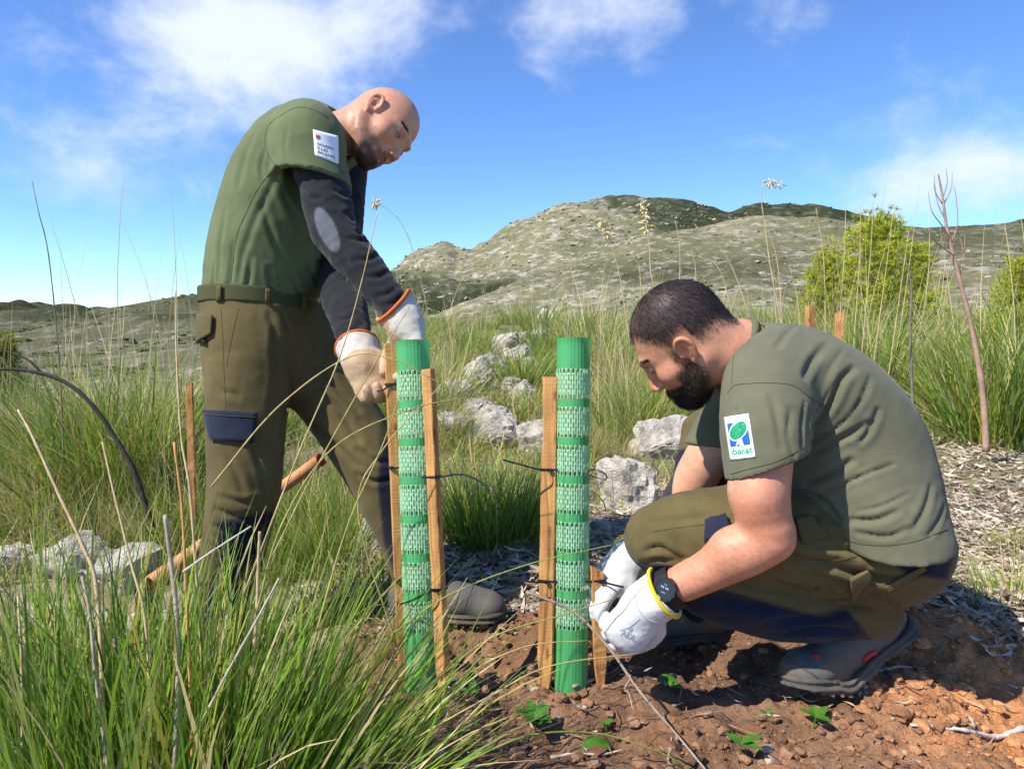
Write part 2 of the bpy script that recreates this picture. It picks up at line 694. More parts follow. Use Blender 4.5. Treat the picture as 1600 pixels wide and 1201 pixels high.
gx = spread(-1.3, 1.95, .0095, -2600, 2600)
gy = spread(1.0, 2.6, .0095, -60, 3000)
GX, GY = np.meshgrid(gx, gy)
gxf, gyf = GX.ravel(), GY.ravel()
gzv = ground_z(gxf, gyf)
nx, ny = len(gx), len(gy)
ii = (np.arange(ny - 1)[:, None] * nx + np.arange(nx - 1)[None]).ravel()
gfaces = np.stack([ii, ii + 1, ii + nx + 1, ii + nx], -1)
q = np.stack([gxf, gyf, gxf * 0], -1)
sm = soil_mask(gxf, gyf)[:, None]
orange = sstep(gxf + .12 * fbm(q * 5, 3, .5, 21), .55, .92) * (1 - sstep(gyf, 1.75, 1.95)) * sstep(gyf, .9, 1.3)
orange = (orange * .85 + .22 * np.clip(fbm(q * 4, 3, .5, 31), 0, 1))[:, None]
brown = np.array([.195, .112, .068]) * (1 + .30 * fbm(q * 11, 4, .6, 41)[:, None])
oran = np.array([.47, .215, .090]) * (1 + .22 * fbm(q * 17, 4, .6, 42)[:, None])
soilc = brown * (1 - orange) + oran * orange
lit = np.array([.27, .215, .145]) * (1 + .35 * fbm(q * 13, 4, .6, 43)[:, None])
olive = np.array([.15, .145, .060]) * (1 + .3 * fbm(q * 2.3, 4, .6, 44)[:, None])
fm = sstep(np.hypot(gxf, gyf), 2.6, 5.5)[:, None]
other = lit * (1 - fm) + olive * fm
gcol = np.clip(soilc * sm + other * (1 - sm), .005, .9)
M['ground'] = material('ground_soil', attr=True, rough=.97, spec=.08, var=.30, vscale=130, bump=1.0, bscale=240, bump2=.5, b2scale=50, bdist=.004)
g = add('ground', np.stack([gxf, gyf, gzv], -1), gfaces, M['ground'], colors=gcol, origin=(0, 0, 0))
g['kind'] = 'structure'


# ------------------------------------------------------------------ hills
def hill_material(name, fine):
    m = bpy.data.materials.new(name)
    m.use_nodes = True
    N, L = m.node_tree.nodes, m.node_tree.links
    bs = N['Principled BSDF']
    bs.inputs['Roughness'].default_value = 1
    bs.inputs['Specular IOR Level'].default_value = .05
    co = N.new('ShaderNodeTexCoord').outputs['Object']
    at = N.new('ShaderNodeAttribute')
    at.attribute_name = 'Col'
    mp = N.new('ShaderNodeMapping')
    mp.inputs['Scale'].default_value = (1, .55, 2.2)
    L.new(co, mp.inputs['Vector'])
    nz = N.new('ShaderNodeTexNoise')
    nz.inputs['Scale'].default_value = fine
    nz.inputs['Detail'].default_value = 9
    nz.inputs['Roughness'].default_value = .72
    L.new(mp.outputs[0], nz.inputs['Vector'])
    r = N.new('ShaderNodeMapRange')
    r.inputs['From Min'].default_value = .50
    r.inputs['From Max'].default_value = .62
    r.inputs['To Max'].default_value = .85
    L.new(nz.outputs['Fac'], r.inputs['Value'])
    mx = N.new('ShaderNodeMix')
    mx.data_type = 'RGBA'
    L.new(r.outputs[0], mx.inputs['Factor'])
    L.new(at.outputs['Color'], mx.inputs['A'])
    mx.inputs['B'].default_value = (.50, .455, .375, 1)
    nz2 = N.new('ShaderNodeTexNoise')
    nz2.inputs['Scale'].default_value = fine * 1.7
    nz2.inputs['Detail'].default_value = 7
    nz2.inputs['Roughness'].default_value = .7
    L.new(co, nz2.inputs['Vector'])
    r2 = N.new('ShaderNodeMapRange')
    r2.inputs['From Min'].default_value = .54
    r2.inputs['From Max'].default_value = .64
    r2.inputs['To Max'].default_value = .8
    L.new(nz2.outputs['Fac'], r2.inputs['Value'])
    mx2 = N.new('ShaderNodeMix')
    mx2.data_type = 'RGBA'
    L.new(r2.outputs[0], mx2.inputs['Factor'])
    L.new(mx.outputs['Result'], mx2.inputs['A'])
    mx2.inputs['B'].default_value = (.070, .078, .034, 1)
    # rockiness of the ground itself, stored in the alpha-free second attribute
    at2 = N.new('ShaderNodeAttribute')
    at2.attribute_name = 'rocky'
    mul = N.new('ShaderNodeMath')
    mul.operation = 'MULTIPLY'
    L.new(r.outputs[0], mul.inputs[0])
    L.new(at2.outputs['Fac'], mul.inputs[1])
    L.new(mul.outputs[0], mx.inputs['Factor'])
    L.new(mx2.outputs['Result'], bs.inputs['Base Color'])
    bp = N.new('ShaderNodeBump')
    bp.inputs['Strength'].default_value = .8
    bp.inputs['Distance'].default_value = .5 / fine
    L.new(nz.outputs['Fac'], bp.inputs['Height'])
    L.new(bp.outputs[0], bs.inputs['Normal'])
    return m


def px_az(u):
    return math.atan((u - CX) / F_PX / math.cos(PITCH))


def skyline_z(us, vs, r):
    """height of a crest seen at pixel v, at horizontal distance r"""
    out = []
    for u, v in zip(us, vs):
        d = FWD + (u - CX) / F_PX * RIGHT + (CY - v) / F_PX * UP
        out.append(CAM_H + r * d[2] / math.hypot(d[0], d[1]))
    return np.array(out)


def hill(name, sky_pts, r0, z0, rc, r2, seed, amp, fine, zones, na=300, nr=90, bow=1.0):
    us = np.array([p[0] for p in sky_pts], float)
    vs = np.array([p[1] for p in sky_pts], float)
    az = np.linspace(math.radians(-62), math.radians(62), na)
    azs = np.array([px_az(u) for u in us])
    zc = np.interp(az, azs, skyline_z(us, vs, rc))
    for _ in range(1):
        zc[1:-1] = .25 * zc[:-2] + .5 * zc[1:-1] + .25 * zc[2:]
    z0a = np.interp(az, [azs[0], azs[-1]], [z0[0], z0[1]]) if isinstance(z0, tuple) else np.full(na, z0)
    nb = int(nr * .7)
    rr = np.concatenate([r0 + (rc - r0) * (np.arange(nb) / nb) ** 1.25, rc + (r2 - rc) * (np.arange(nr - nb + 1) / (nr - nb))])
    A, R = np.meshgrid(az, rr)
    t = np.clip((R - r0) / (rc - r0), 0, 1)
    S = t ** bow
    Z = z0a[None] + (zc - z0a)[None] * S
    over = np.maximum(R - rc, 0)
    Z = Z - over * .30
    X, Y = R * np.sin(A), R * np.cos(A)
    pts = np.stack([X.ravel(), Y.ravel(), Z.ravel()], -1)
    nrm = (fbm(pts * np.array([1, 1, 0]) * (6.0 / rc) + seed, 5, .52, seed) * amp).reshape(Z.shape)
    fade = np.minimum(t * 3, 1) * (1 - .8 * np.exp(-((R - rc) / (.05 * rc)) ** 2))
    Z = Z + nrm * fade
    pts[:, 2] = Z.ravel()
    u, v = to_px(pts)
    nz = fbm(pts * (14.0 / rc), 4, .55, seed + 5)
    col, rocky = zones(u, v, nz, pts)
    n = len(az)
    i = (np.arange(len(rr) - 1)[:, None] * n + np.arange(n - 1)[None]).ravel()
    f = np.stack([i, i + 1, i + n + 1, i + n], -1)
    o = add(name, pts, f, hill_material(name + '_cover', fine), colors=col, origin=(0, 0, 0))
    o['kind'] = 'structure'
    at = o.data.attributes.new('rocky', 'FLOAT', 'POINT')
    at.data.foreach_set('value', np.asarray(rocky, np.float32))
    return dict(az=az, rr=rr, Z=Z, pts=pts, rc=rc)


G_GRASS = np.array([.165, .160, .082])
G_PALE = np.array([.29, .26, .155])
G_DARK = np.array([.050, .058, .026])


def mixc(a, b, t):
    return a[None] * (1 - t[:, None]) + b[None] * t[:, None]


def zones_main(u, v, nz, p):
    # cloud shadows painted into the ground colour: summit's far shoulder, hollow at the foot
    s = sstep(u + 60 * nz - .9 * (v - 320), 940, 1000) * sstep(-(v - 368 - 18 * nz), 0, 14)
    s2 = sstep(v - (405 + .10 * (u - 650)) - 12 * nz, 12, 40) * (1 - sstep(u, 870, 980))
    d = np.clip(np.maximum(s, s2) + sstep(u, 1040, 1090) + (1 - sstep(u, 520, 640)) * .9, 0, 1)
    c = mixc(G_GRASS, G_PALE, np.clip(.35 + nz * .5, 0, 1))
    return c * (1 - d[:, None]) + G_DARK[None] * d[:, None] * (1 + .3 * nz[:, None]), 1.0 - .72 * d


def zones_mid(u, v, nz, p):
    c = mixc(G_GRASS, G_PALE, np.clip(.30 + nz * .6, 0, 1))
    d = np.exp(-((u - 1000) / 130) ** 2 - ((v - 425) / 22) ** 2) * 1.0 + np.exp(-((u - 1180) / 90) ** 2 - ((v - 415) / 20) ** 2) * .7
    d = d + sstep(u + 40 * nz, 1330, 1420) * (1 - sstep(v, 385, 420)) * .8
    d = np.clip(d * (.8 + .6 * nz), 0, .9)
    return c * (1 - d[:, None]) + G_DARK[None] * d[:, None], np.clip(.9 - .5 * d + .3 * nz, .15, 1.1)


def zones_left(u, v, nz, p):
    c = mixc(G_GRASS, G_PALE, np.clip(.1 + nz * .6, 0, 1)) * .8
    d = np.clip((1 - sstep(v, 492, 512)) + sstep(u, 200, 330) * (1 - sstep(v, 495, 520)) + np.exp(-((u - 130) / 70) ** 2 - ((v - 522) / 8) ** 2), 0, 1)  # right-hand rise of the ridge darkened as a painted cloud shadow
    d = np.clip(d * (.75 + .6 * nz), 0, .95)
    return c * (1 - d[:, None]) + G_DARK[None] * d[:, None], np.clip(.45 - .40 * d, 0, 1)


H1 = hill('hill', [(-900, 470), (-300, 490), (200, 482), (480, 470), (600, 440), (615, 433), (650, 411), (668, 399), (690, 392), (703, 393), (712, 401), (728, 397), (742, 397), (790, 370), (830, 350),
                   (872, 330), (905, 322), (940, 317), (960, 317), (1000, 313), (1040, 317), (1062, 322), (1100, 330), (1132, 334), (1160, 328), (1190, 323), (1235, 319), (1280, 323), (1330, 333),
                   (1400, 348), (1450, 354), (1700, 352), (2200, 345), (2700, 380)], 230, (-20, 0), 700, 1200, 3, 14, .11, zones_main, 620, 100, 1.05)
H2 = hill('ridge', [(-900, 500), (-300, 488), (0, 485), (60, 484), (150, 483), (200, 476), (260, 466), (320, 457), (400, 450), (500, 452), (600, 470), (680, 500), (760, 530), (2700, 640)],
          95, (-9, -14), 430, 800, 9, 5, .16, zones_left, 420, 80, 1.0)
H3 = hill('hillside', [(-900, 600), (0, 588), (300, 560), (560, 522), (640, 506), (703, 490), (756, 472), (819, 448), (869, 433), (881, 417), (944, 394), (1003, 371), (1062, 361), (1110, 354), (1168, 345),
                       (1230, 345), (1288, 347), (1335, 358), (1400, 360), (1460, 354), (1530, 351), (1600, 349), (1900, 346), (2300, 360), (2700, 400)],
          16, (-6.5, .3), 190, 380, 14, 2.6, .42, zones_mid, 420, 120, 1.15)


def ico(sub=1):
    bm = bmesh.new()
    bmesh.ops.create_icosphere(bm, subdivisions=sub, radius=1.0)
    v = np.array([x.co[:] for x in bm.verts])
    f = np.array([[y.index for y in x.verts] for x in bm.faces])
    bm.free()
    return v, f


ICO1, ICO2, ICO3, ICO4 = ico(1), ico(2), ico(3), ico(4)


def scatter_blobs(name, H, n, size, seed, col, flat, label, cat, cond=None, rmin=0):
    rng = np.random.default_rng(seed)
    ai = rng.integers(0, len(H['az']), n * 4)
    ri = rng.integers(0, int(len(H['rr']) * .72), n * 4)
    nA = len(H['az'])
    p = H['pts'].reshape(len(H['rr']), nA, 3)[ri, ai] + 0
    step = np.hypot(p[:, 0], p[:, 1])
    p[:, 0] += rng.normal(size=len(p)) * step * .0012
    p[:, 1] += rng.normal(size=len(p)) * step * .0012
    u, v = to_px(p)
    keep = (u > -500) & (u < 2100) & (step > rmin)
    cl = fbm(p * np.array([.6, 1, 3.0]) * (20.0 / H['rc']), 3, .6, seed)
    keep &= cl > -.05
    if cond is not None:
        keep &= cond(u, v, rng.random(len(u)))
    p = p[keep][:n]
    n = len(p)
    bv, bf = ICO1
    s = size[0] + (size[1] - size[0]) * rng.random(n) ** 2
    jit = 1 + .35 * (rng.random((n, len(bv))) - .5) * 2
    V_ = bv[None] * jit[:, :, None] * s[:, None, None] * np.stack([1 + .7 * rng.random(n), 1 + .5 * rng.random(n), flat * (.7 + .6 * rng.random(n))], -1)[:, None]
    V_ = V_ + p[:, None]
    V_[..., 2] -= (s * .15)[:, None]
    f = (bf[None] + (np.arange(n) * len(bv))[:, None, None]).reshape(-1, 3)
    c = np.repeat(np.array(col)[None] * (.75 + .5 * rng.random((n, 1))), len(bv), 0)
    o = add(name, V_.reshape(-1, 3), f, M['scatter'], smooth=False, colors=c, origin=(0, 0, 0))
    tag(o, label, cat, kind='stuff')


M['scatter'] = material('hillside_cover', attr=True, rough=.97, spec=.05, var=.25, vscale=3, bump=.5, bscale=6)
scatter_blobs('outcrop_rocks', H3, 3800, (.07, .38), 5, (.36, .33, .27), .45, 'pale limestone outcrops scattered over the near hillside', 'rocks', rmin=22)
scatter_blobs('scrub', H3, 3000, (.08, .36), 6, (.105, .115, .050), .75, 'low dark scrub dotted over the near hillside', 'scrub', rmin=22)
scatter_blobs('summit_rocks', H1, 5000, (.4, 1.7), 7, (.40, .365, .30), .45, 'bands of grey rock across the rounded main hill', 'rocks', lambda u, v, r: (u > 600) & (u < 1200))
scatter_blobs('summit_scrub', H1, 2600, (.4, 1.4), 8, (.085, .093, .042), .8, 'dark scrub patches across the rounded main hill', 'scrub', lambda u, v, r: u > 540)
scatter_blobs('valley_rocks', H2, 1000, (.2, .7), 15, (.33, .31, .26), .45, 'pale stones scattered on the flat slope across the valley', 'rocks', lambda u, v, r: (u < 560) & (v > 495))
scatter_blobs('valley_scrub', H2, 2400, (.3, 1.2), 16, (.07, .08, .032), .75, 'dark scrub on the flat slope across the valley', 'scrub', lambda u, v, r: u < 560)

# ------------------------------------------------------------------ implicit-surface modelling kit (bodies, clothes, boots, gloves)
def smin(a, b, k):
    h = np.clip(.5 + .5 * (b - a) / k, 0, 1)
    return b * (1 - h) + a * h - k * h * (1 - h)


def smax(a, b, k):
    return -smin(-a, -b, k)


def culled(f, margin=.06):
    """skip far points: outside the box (grown by margin) the box distance stands in"""
    lo, hi = f.box

    def g(p):
        b = np.maximum(np.maximum(lo - p, p - hi), 0)
        d = np.sqrt((b * b).sum(1))
        m = d < margin
        if m.all():
            return f(p)
        d = d + .0
        if m.any():
            d[m] = f(p[m])
        return d
    g.box = f.box
    return g


def s_tube(pts, radii, wide=None, sub=3):
    """swept ellipse: radii n or (n,2)=(along wide axis, across)"""
    pts = np.asarray(pts, float)
    radii = np.asarray(radii, float)
    if radii.ndim == 1:
        radii = np.stack([radii, radii], -1)
    if sub > 1 and len(pts) > 2:
        pts, radii = catmull(pts, sub), catmull(radii, sub)
    w0 = None if wide is None else unit(wide)

    def f(p):
        out = None
        for i in range(len(pts) - 1):
            a, b = pts[i], pts[i + 1]
            ab = b - a
            t = np.clip(((p - a) @ ab) / (ab @ ab), 0, 1)
            ra = radii[i, 0] + t * (radii[i + 1, 0] - radii[i, 0])
            rb = radii[i, 1] + t * (radii[i + 1, 1] - radii[i, 1])
            q = p - a - t[:, None] * ab
            if w0 is None:
                d = np.sqrt((q * q).sum(1)) - ra
            else:
                w = unit(w0 - (w0 @ unit(ab)) * unit(ab))
                qw = q @ w
                qn2 = np.maximum((q * q).sum(1) - qw * qw, 0)
                k = np.sqrt((qw / ra) ** 2 + qn2 / rb ** 2)
                d = (k - 1) * np.minimum(ra, rb)
            out = d if out is None else np.minimum(out, d)
        return out
    f.box = (pts.min(0) - radii.max() * 1.15, pts.max(0) + radii.max() * 1.15)
    return culled(f)


def s_ell(c, r, R=None):
    c, r = np.asarray(c, float), np.asarray(r, float)

    def f(p):
        q = p - c
        if R is not None:
            q = q @ R
        k = np.sqrt(((q / r) ** 2).sum(1))
        k2 = np.sqrt(((q / (r * r)) ** 2).sum(1)) + 1e-9
        return k * (k - 1) / k2
    f.box = (c - r.max() * 1.1, c + r.max() * 1.1)
    return culled(f)


def s_union(fs, k):
    def f(p):
        d = fs[0](p)
        for i, g in enumerate(fs[1:]):
            d = smin(d, g(p), k if np.isscalar(k) else k[i])
        return d
    f.box = (np.min([g.box[0] for g in fs], 0), np.max([g.box[1] for g in fs], 0))
    return f


def s_half(pt, n):
    """negative on the side opposite to n"""
    pt, n = np.asarray(pt, float), unit(n)
    return lambda p: (p - pt) @ n


def polygonize(f, h, box=None, levels=3, smooth=1, project=2):
    lo, hi = box if box is not None else f.box
    lo = np.asarray(lo) - 2 * h
    H = h * 2 ** levels
    n = np.ceil((np.asarray(hi) + 2 * h - lo) / H).astype(int) + 1
    c = np.stack(np.meshgrid(*[np.arange(k) for k in n], indexing='ij'), -1).reshape(-1, 3)
    s = H
    for l in range(levels + 1):
        d = f(lo + (c + .5) * s)
        c = c[np.abs(d) < s * (1.15 if l < levels else 1.4) + .004]
        if l < levels:
            o = np.stack(np.meshgrid([0, 1], [0, 1], [0, 1], indexing='ij'), -1).reshape(-1, 3)
            c = (c[:, None] * 2 + o[None]).reshape(-1, 3)
            s /= 2
    B = np.int64(1 << 20)

    def key(a):
        return (a[..., 0].astype(np.int64) * B + a[..., 1]) * B + a[..., 2]
    off = np.array([[i, j, k] for i in (0, 1) for j in (0, 1) for k in (0, 1)])
    corners = (c[:, None] + off[None])
    ck = key(corners)
    uk, inv = np.unique(ck.ravel(), return_inverse=True)
    ci = np.stack([uk // (B * B), (uk // B) % B, uk % B], -1)
    dv = f(lo + ci * h)
    inv = inv.reshape(ck.shape)
    D = dv[inv]
    neg = D < 0
    act = neg.any(1) & ~neg.all(1)
    cells, D, corners = c[act], D[act], corners[act]
    acc = np.zeros((len(cells), 3))
    cnt = np.zeros(len(cells))
    for a in range(8):
        for b in range(a + 1, 8):
            if np.abs(off[a] - off[b]).sum() != 1:
                continue
            cr = (D[:, a] < 0) != (D[:, b] < 0)
            t = np.where(cr, D[:, a] / np.where(cr, D[:, a] - D[:, b], 1), 0)
            acc += np.where(cr[:, None], off[a] + t[:, None] * (off[b] - off[a]), 0)
            cnt += cr
    v = lo + (cells + acc / cnt[:, None]) * h
    kk = key(cells)
    order = np.argsort(kk)
    ks = kk[order]

    def find(a):
        q = key(a)
        i = np.clip(np.searchsorted(ks, q), 0, len(ks) - 1)
        return np.where(ks[i] == q, order[i], -1)
    faces = []
    for ax in range(3):
        e = np.zeros(3, int)
        e[ax] = 1
        i1 = np.searchsorted(uk, key(ci + e))
        i1 = np.clip(i1, 0, len(uk) - 1)
        ok = uk[i1] == key(ci + e)
        ch = ok & ((dv < 0) != (dv[i1] < 0))
        base = ci[ch]
        inside = dv[ch] < 0
        b1, b2 = np.zeros(3, int), np.zeros(3, int)
        b1[(ax + 1) % 3] = 1
        b2[(ax + 2) % 3] = 1
        quad = np.stack([find(base), find(base - b1), find(base - b1 - b2), find(base - b2)], -1)
        good = (quad >= 0).all(1)
        quad, inside = quad[good], inside[good]
        quad[~inside] = quad[~inside][:, ::-1]
        faces.append(quad)
    fc = np.vstack(faces)
    for _ in range(project):
        e = h * .5
        k = np.array([[1, -1, -1], [-1, -1, 1], [-1, 1, -1], [1, 1, 1]], float)
        gsum = 0
        for q in k:
            gsum = gsum + q[None] * f(v + q * e)[:, None]
        gr = gsum / (4 * e)
        d = f(v)
        g2 = np.maximum((gr * gr).sum(1), .05)
        stepv = np.clip(d / g2, -h, h)[:, None] * gr
        v = v - .8 * stepv
    for _ in range(smooth):
        v = relax(v, fc, .4)
    return v, fc


def relax(v, fc, lam):
    n = len(v)
    s = np.zeros((n, 3))
    cnt = np.zeros(n)
    for a in range(4):
        b = (a + 1) % 4
        for ax in range(3):
            s[:, ax] += np.bincount(fc[:, a], v[fc[:, b], ax], n) + np.bincount(fc[:, b], v[fc[:, a], ax], n)
        cnt += np.bincount(fc[:, a], minlength=n) + np.bincount(fc[:, b], minlength=n)
    m = s / np.maximum(cnt, 1)[:, None]
    return v + lam * np.where(cnt[:, None] > 0, m - v, 0)


def normals(v, fc):
    a = np.cross(v[fc[:, 2]] - v[fc[:, 0]], v[fc[:, 3]] - v[fc[:, 1]])
    n = np.zeros_like(v)
    for i in range(4):
        for ax in range(3):
            n[:, ax] += np.bincount(fc[:, i], a[:, ax], len(v))
    return n / (np.linalg.norm(n, axis=1)[:, None] + 1e-12)


class Surf:
    """a finished skin that folds, seams and patches can be laid on, from photo pixels"""

    def __init__(s, v, fc):
        s.v, s.f = v, fc
        s.tree = BVHTree.FromPolygons(v.tolist(), fc.tolist())

    def hit(s, u, v):
        d = Vector(unit(FWD + (u - CX) / F_PX * RIGHT + (CY - v) / F_PX * UP))
        loc, nrm, _, dist = s.tree.ray_cast(Vector(EYE), d)
        if loc is None:
            loc, nrm, _, dist = s.tree.find_nearest(Vector(EYE) + d * 1.5)
            for k in range(3):
                t = (loc - Vector(EYE)).dot(d)
                loc, nrm, _, dist = s.tree.find_nearest(Vector(EYE) + d * t)
        return np.array(loc), np.array(nrm)

    def line(s, px, step=4.0, lift=0.0):
        px = catmull(np.array(px, float), 4) if len(px) > 2 else np.array(px, float)
        out = []
        for i in range(len(px) - 1):
            n = max(1, int(np.linalg.norm(px[i + 1] - px[i]) / step))
            for t in np.arange(n) / n:
                out.append(px[i] + t * (px[i + 1] - px[i]))
        out.append(px[-1])
        r = []
        for u, v in out:
            p, n = s.hit(u, v)
            r.append(p + n * lift)
        return np.array(r)


def fold(v, fc, surf, folds):
    """press creases (px polyline, width, depth) into a skin; ridges rise on both sides"""
    n = normals(v, fc)
    disp = np.zeros(len(v))
    for px, w, amp in folds:
        ln = surf.line(px, 5)
        m = ((v > ln.min(0) - 4 * w) & (v < ln.max(0) + 4 * w)).all(1)
        idx = np.where(m)[0]
        if len(idx) == 0:
            continue
        best = np.full(len(idx), 9.0)
        tt = np.zeros(len(idx))
        for i in range(len(ln) - 1):
            ab = ln[i + 1] - ln[i]
            L2 = ab @ ab + 1e-12
            t = np.clip(((v[idx] - ln[i]) @ ab) / L2, 0, 1)
            d = np.linalg.norm(v[idx] - ln[i] - t[:, None] * ab, axis=1)
            b = d < best
            best[b] = d[b]
            tt[b] = (i + t[b]) / (len(ln) - 1)
        env = np.sin(math.pi * np.clip(.12 + .76 * tt, 0, 1)) ** .7
        x = best / w
        disp[idx] += amp * env * (-np.exp(-x * x * 1.6) + .45 * np.exp(-((x - 1.6) / .9) ** 2))
    return v + n * disp[:, None]


def wrinkle(v, fc, amp, scale, seed, stretch=None):
    n = normals(v, fc)
    q = v * scale
    if stretch is not None:
        q = q @ np.asarray(stretch)
    d = fbm(q, 3, .5, seed, ridged=True) + .5 * fbm(q * .4 + 5, 2, .5, seed + 7)
    return v + n * (amp * d)[:, None]


def aligned(axis, along=.35):
    """matrix that stretches noise along an axis"""
    a = unit(axis)
    return np.eye(3) - (1 - along) * np.outer(a, a)


def frame(x, z):
    x = unit(x)
    z = np.asarray(z, float)
    z = unit(z - (z @ x) * x)
    return np.stack([x, np.cross(z, x), z], 1)     # columns: x, y(left), z(up)


# ------------------------------------------------------------------ heads
def head_sdf(o, R, beard=False):
    """local axes: x face, y left, z crown"""
    T = lambda p: (np.asarray(p, float) @ R.T) + o
    E = lambda c, r: s_ell(T(c), r, R)
    tb = lambda pts, r: s_tube([T(q) for q in pts], r, None, 2)
    base = s_union([E((-.014, 0, .034), (.099, .0765, .090)), E((.030, 0, -.028), (.062, .060, .086)), E((-.03, 0, -.02), (.07, .062, .07))], .03)
    soft = [(tb([(-.012, .056, -.045), (.02, .050, -.078), (.064, .018, -.101)], [.020, .020, .018]), .028),
            (tb([(-.012, -.056, -.045), (.02, -.050, -.078), (.064, -.018, -.101)], [.020, .020, .018]), .028),
            (E((.071, 0, -.098), (.019, .023, .017)), .02),
            (E((.052, .046, -.026), (.026, .022, .022)), .025), (E((.052, -.046, -.026), (.026, .022, .022)), .025),
            (tb([(.052, .046, .018), (.083, .026, .025), (.089, 0, .021), (.083, -.026, .025), (.052, -.046, .018)], [.004, .0085, .009, .0085, .004]), .018),
            (E((.078, 0, -.072), (.020, .030, .024)), .018)]
    nose = s_union([tb([(.082, 0, .018), (.096, 0, -.008), (.112, 0, -.034)], [.0100, .0098, .0108]),
                    s_ell(T((.104, .0115, -.040)), (.010, .0075, .0075), R), s_ell(T((.104, -.0115, -.040)), (.010, .0075, .0075), R)], .008)
    lips = s_union([tb([(.080, .024, -.076), (.093, .010, -.070), (.0955, 0, -.071), (.093, -.010, -.070), (.080, -.024, -.076)], [.003, .0050, .0050, .0050, .003]),
                    tb([(.080, .022, -.078), (.091, .010, -.0825), (.093, 0, -.083), (.091, -.010, -.0825), (.080, -.022, -.078)], [.003, .0055, .006, .0055, .003])], .002)
    sock = [E((.097, s * .034, .004), (.016, .0165, .0115)) for s in (1, -1)]
    mouth = tb([(.088, .022, -.077), (.100, .0, -.0768), (.088, -.022, -.077)], [.0016, .0022, .0016])
    ears = []
    for s in (1, -1):
        hel = [(.010, s * .0735, -.010), (.007, s * .080, .012), (-.004, s * .087, .0255), (-.018, s * .090, .022), (-.024, s * .089, .004), (-.017, s * .0835, -.018), (-.004, s * .0775, -.029)]
        helix = s_tube([T(q) for q in hel], [.0042, .0045, .0048, .0050, .0048, .0052, .0060], None, 3)
        disc = s_ell(T((-.007, s * .0785, -.001)), (.0175, .0065, .0275), R @ rot_z(-s * .42))
        tragus = s_ell(T((.0085, s * .0765, -.008)), (.0045, .0045, .0065), R)
        anti = s_tube([T(q) for q in [(-.012, s * .0845, .012), (-.0155, s * .0855, 0), (-.010, s * .0825, -.014)]], [.0035, .004, .0038], None, 2)
        hole = s_ell(T((-.002, s * .0865, -.004)), (.0065, .008, .0095), R)
        ears.append((s_union([disc, helix, tragus, anti], .004), hole))
    bump = s_union([E((.056, 0, -.086), (.036, .040, .027)), E((.02, .046, -.074), (.028, .015, .028)), E((.02, -.046, -.074), (.028, .015, .028)), E((.062, 0, -.103), (.022, .026, .018))], .03) if beard else None

    def f(p):
        d = base(p)
        for g, k in soft:
            d = smin(d, g(p), k)
        for g in sock:
            d = smax(d, -g(p), .012)
        d = smin(d, nose(p), .013)
        d = smin(d, lips(p), .005)
        d = smax(d, -mouth(p), .003)
        if bump is not None:
            d = smin(d, bump(p), .02)
        for e, hl in ears:
            d = smin(d, e(p), .005)
            d = smax(d, -hl(p), .004)
        return d
    f.box = (o - .145, o + .145)
    return culled(f)


def rot_z(a):
    c, s = math.cos(a), math.sin(a)
    return np.array([[c, -s, 0], [s, c, 0], [0, 0, 1.0]])


def strands(v, nrm, w, count, length, width, comb, lift, rng, col, jit=.25):
    """short hairs planted on a skin where weight w says so"""
    p = w / w.sum()
    idx = rng.choice(len(v), count, p=p)
    b = v[idx] + rng.normal(size=(count, 3)) * .0012
    n = nrm[idx]
    c = comb[idx] if comb.ndim == 2 else np.broadcast_to(comb, (count, 3))
    c = c - (c * n).sum(1)[:, None] * n
    c = c / (np.linalg.norm(c, axis=1)[:, None] + 1e-9)
    d = n * lift + c * (1 - lift) + rng.normal(size=(count, 3)) * jit
    d /= np.linalg.norm(d, axis=1)[:, None]
    L = length * (.6 + .8 * rng.random(count))
    side = np.cross(d, rng.normal(size=(count, 3)))
    side /= np.linalg.norm(side, axis=1)[:, None] + 1e-9
    a = b - n * .001
    mid = a + d * (L * .55)[:, None]
    tip = a + d * L[:, None] + c * (L * .15)[:, None] - n * (L * .15)[:, None]
    W = width
    vv = np.stack([a - side * W, a + side * W, mid + side * W * .8, mid - side * W * .8, tip], 1).reshape(-1, 3)
    o = (np.arange(count) * 5)[:, None]
    f = np.vstack([o + np.array([[0, 1, 2]]), o + np.array([[0, 2, 3]]), o + np.array([[3, 2, 4]])])
    cc = np.repeat(np.asarray(col)[None] * (.6 + .8 * rng.random((count, 1))), 5, 0)
    return vv, f, cc


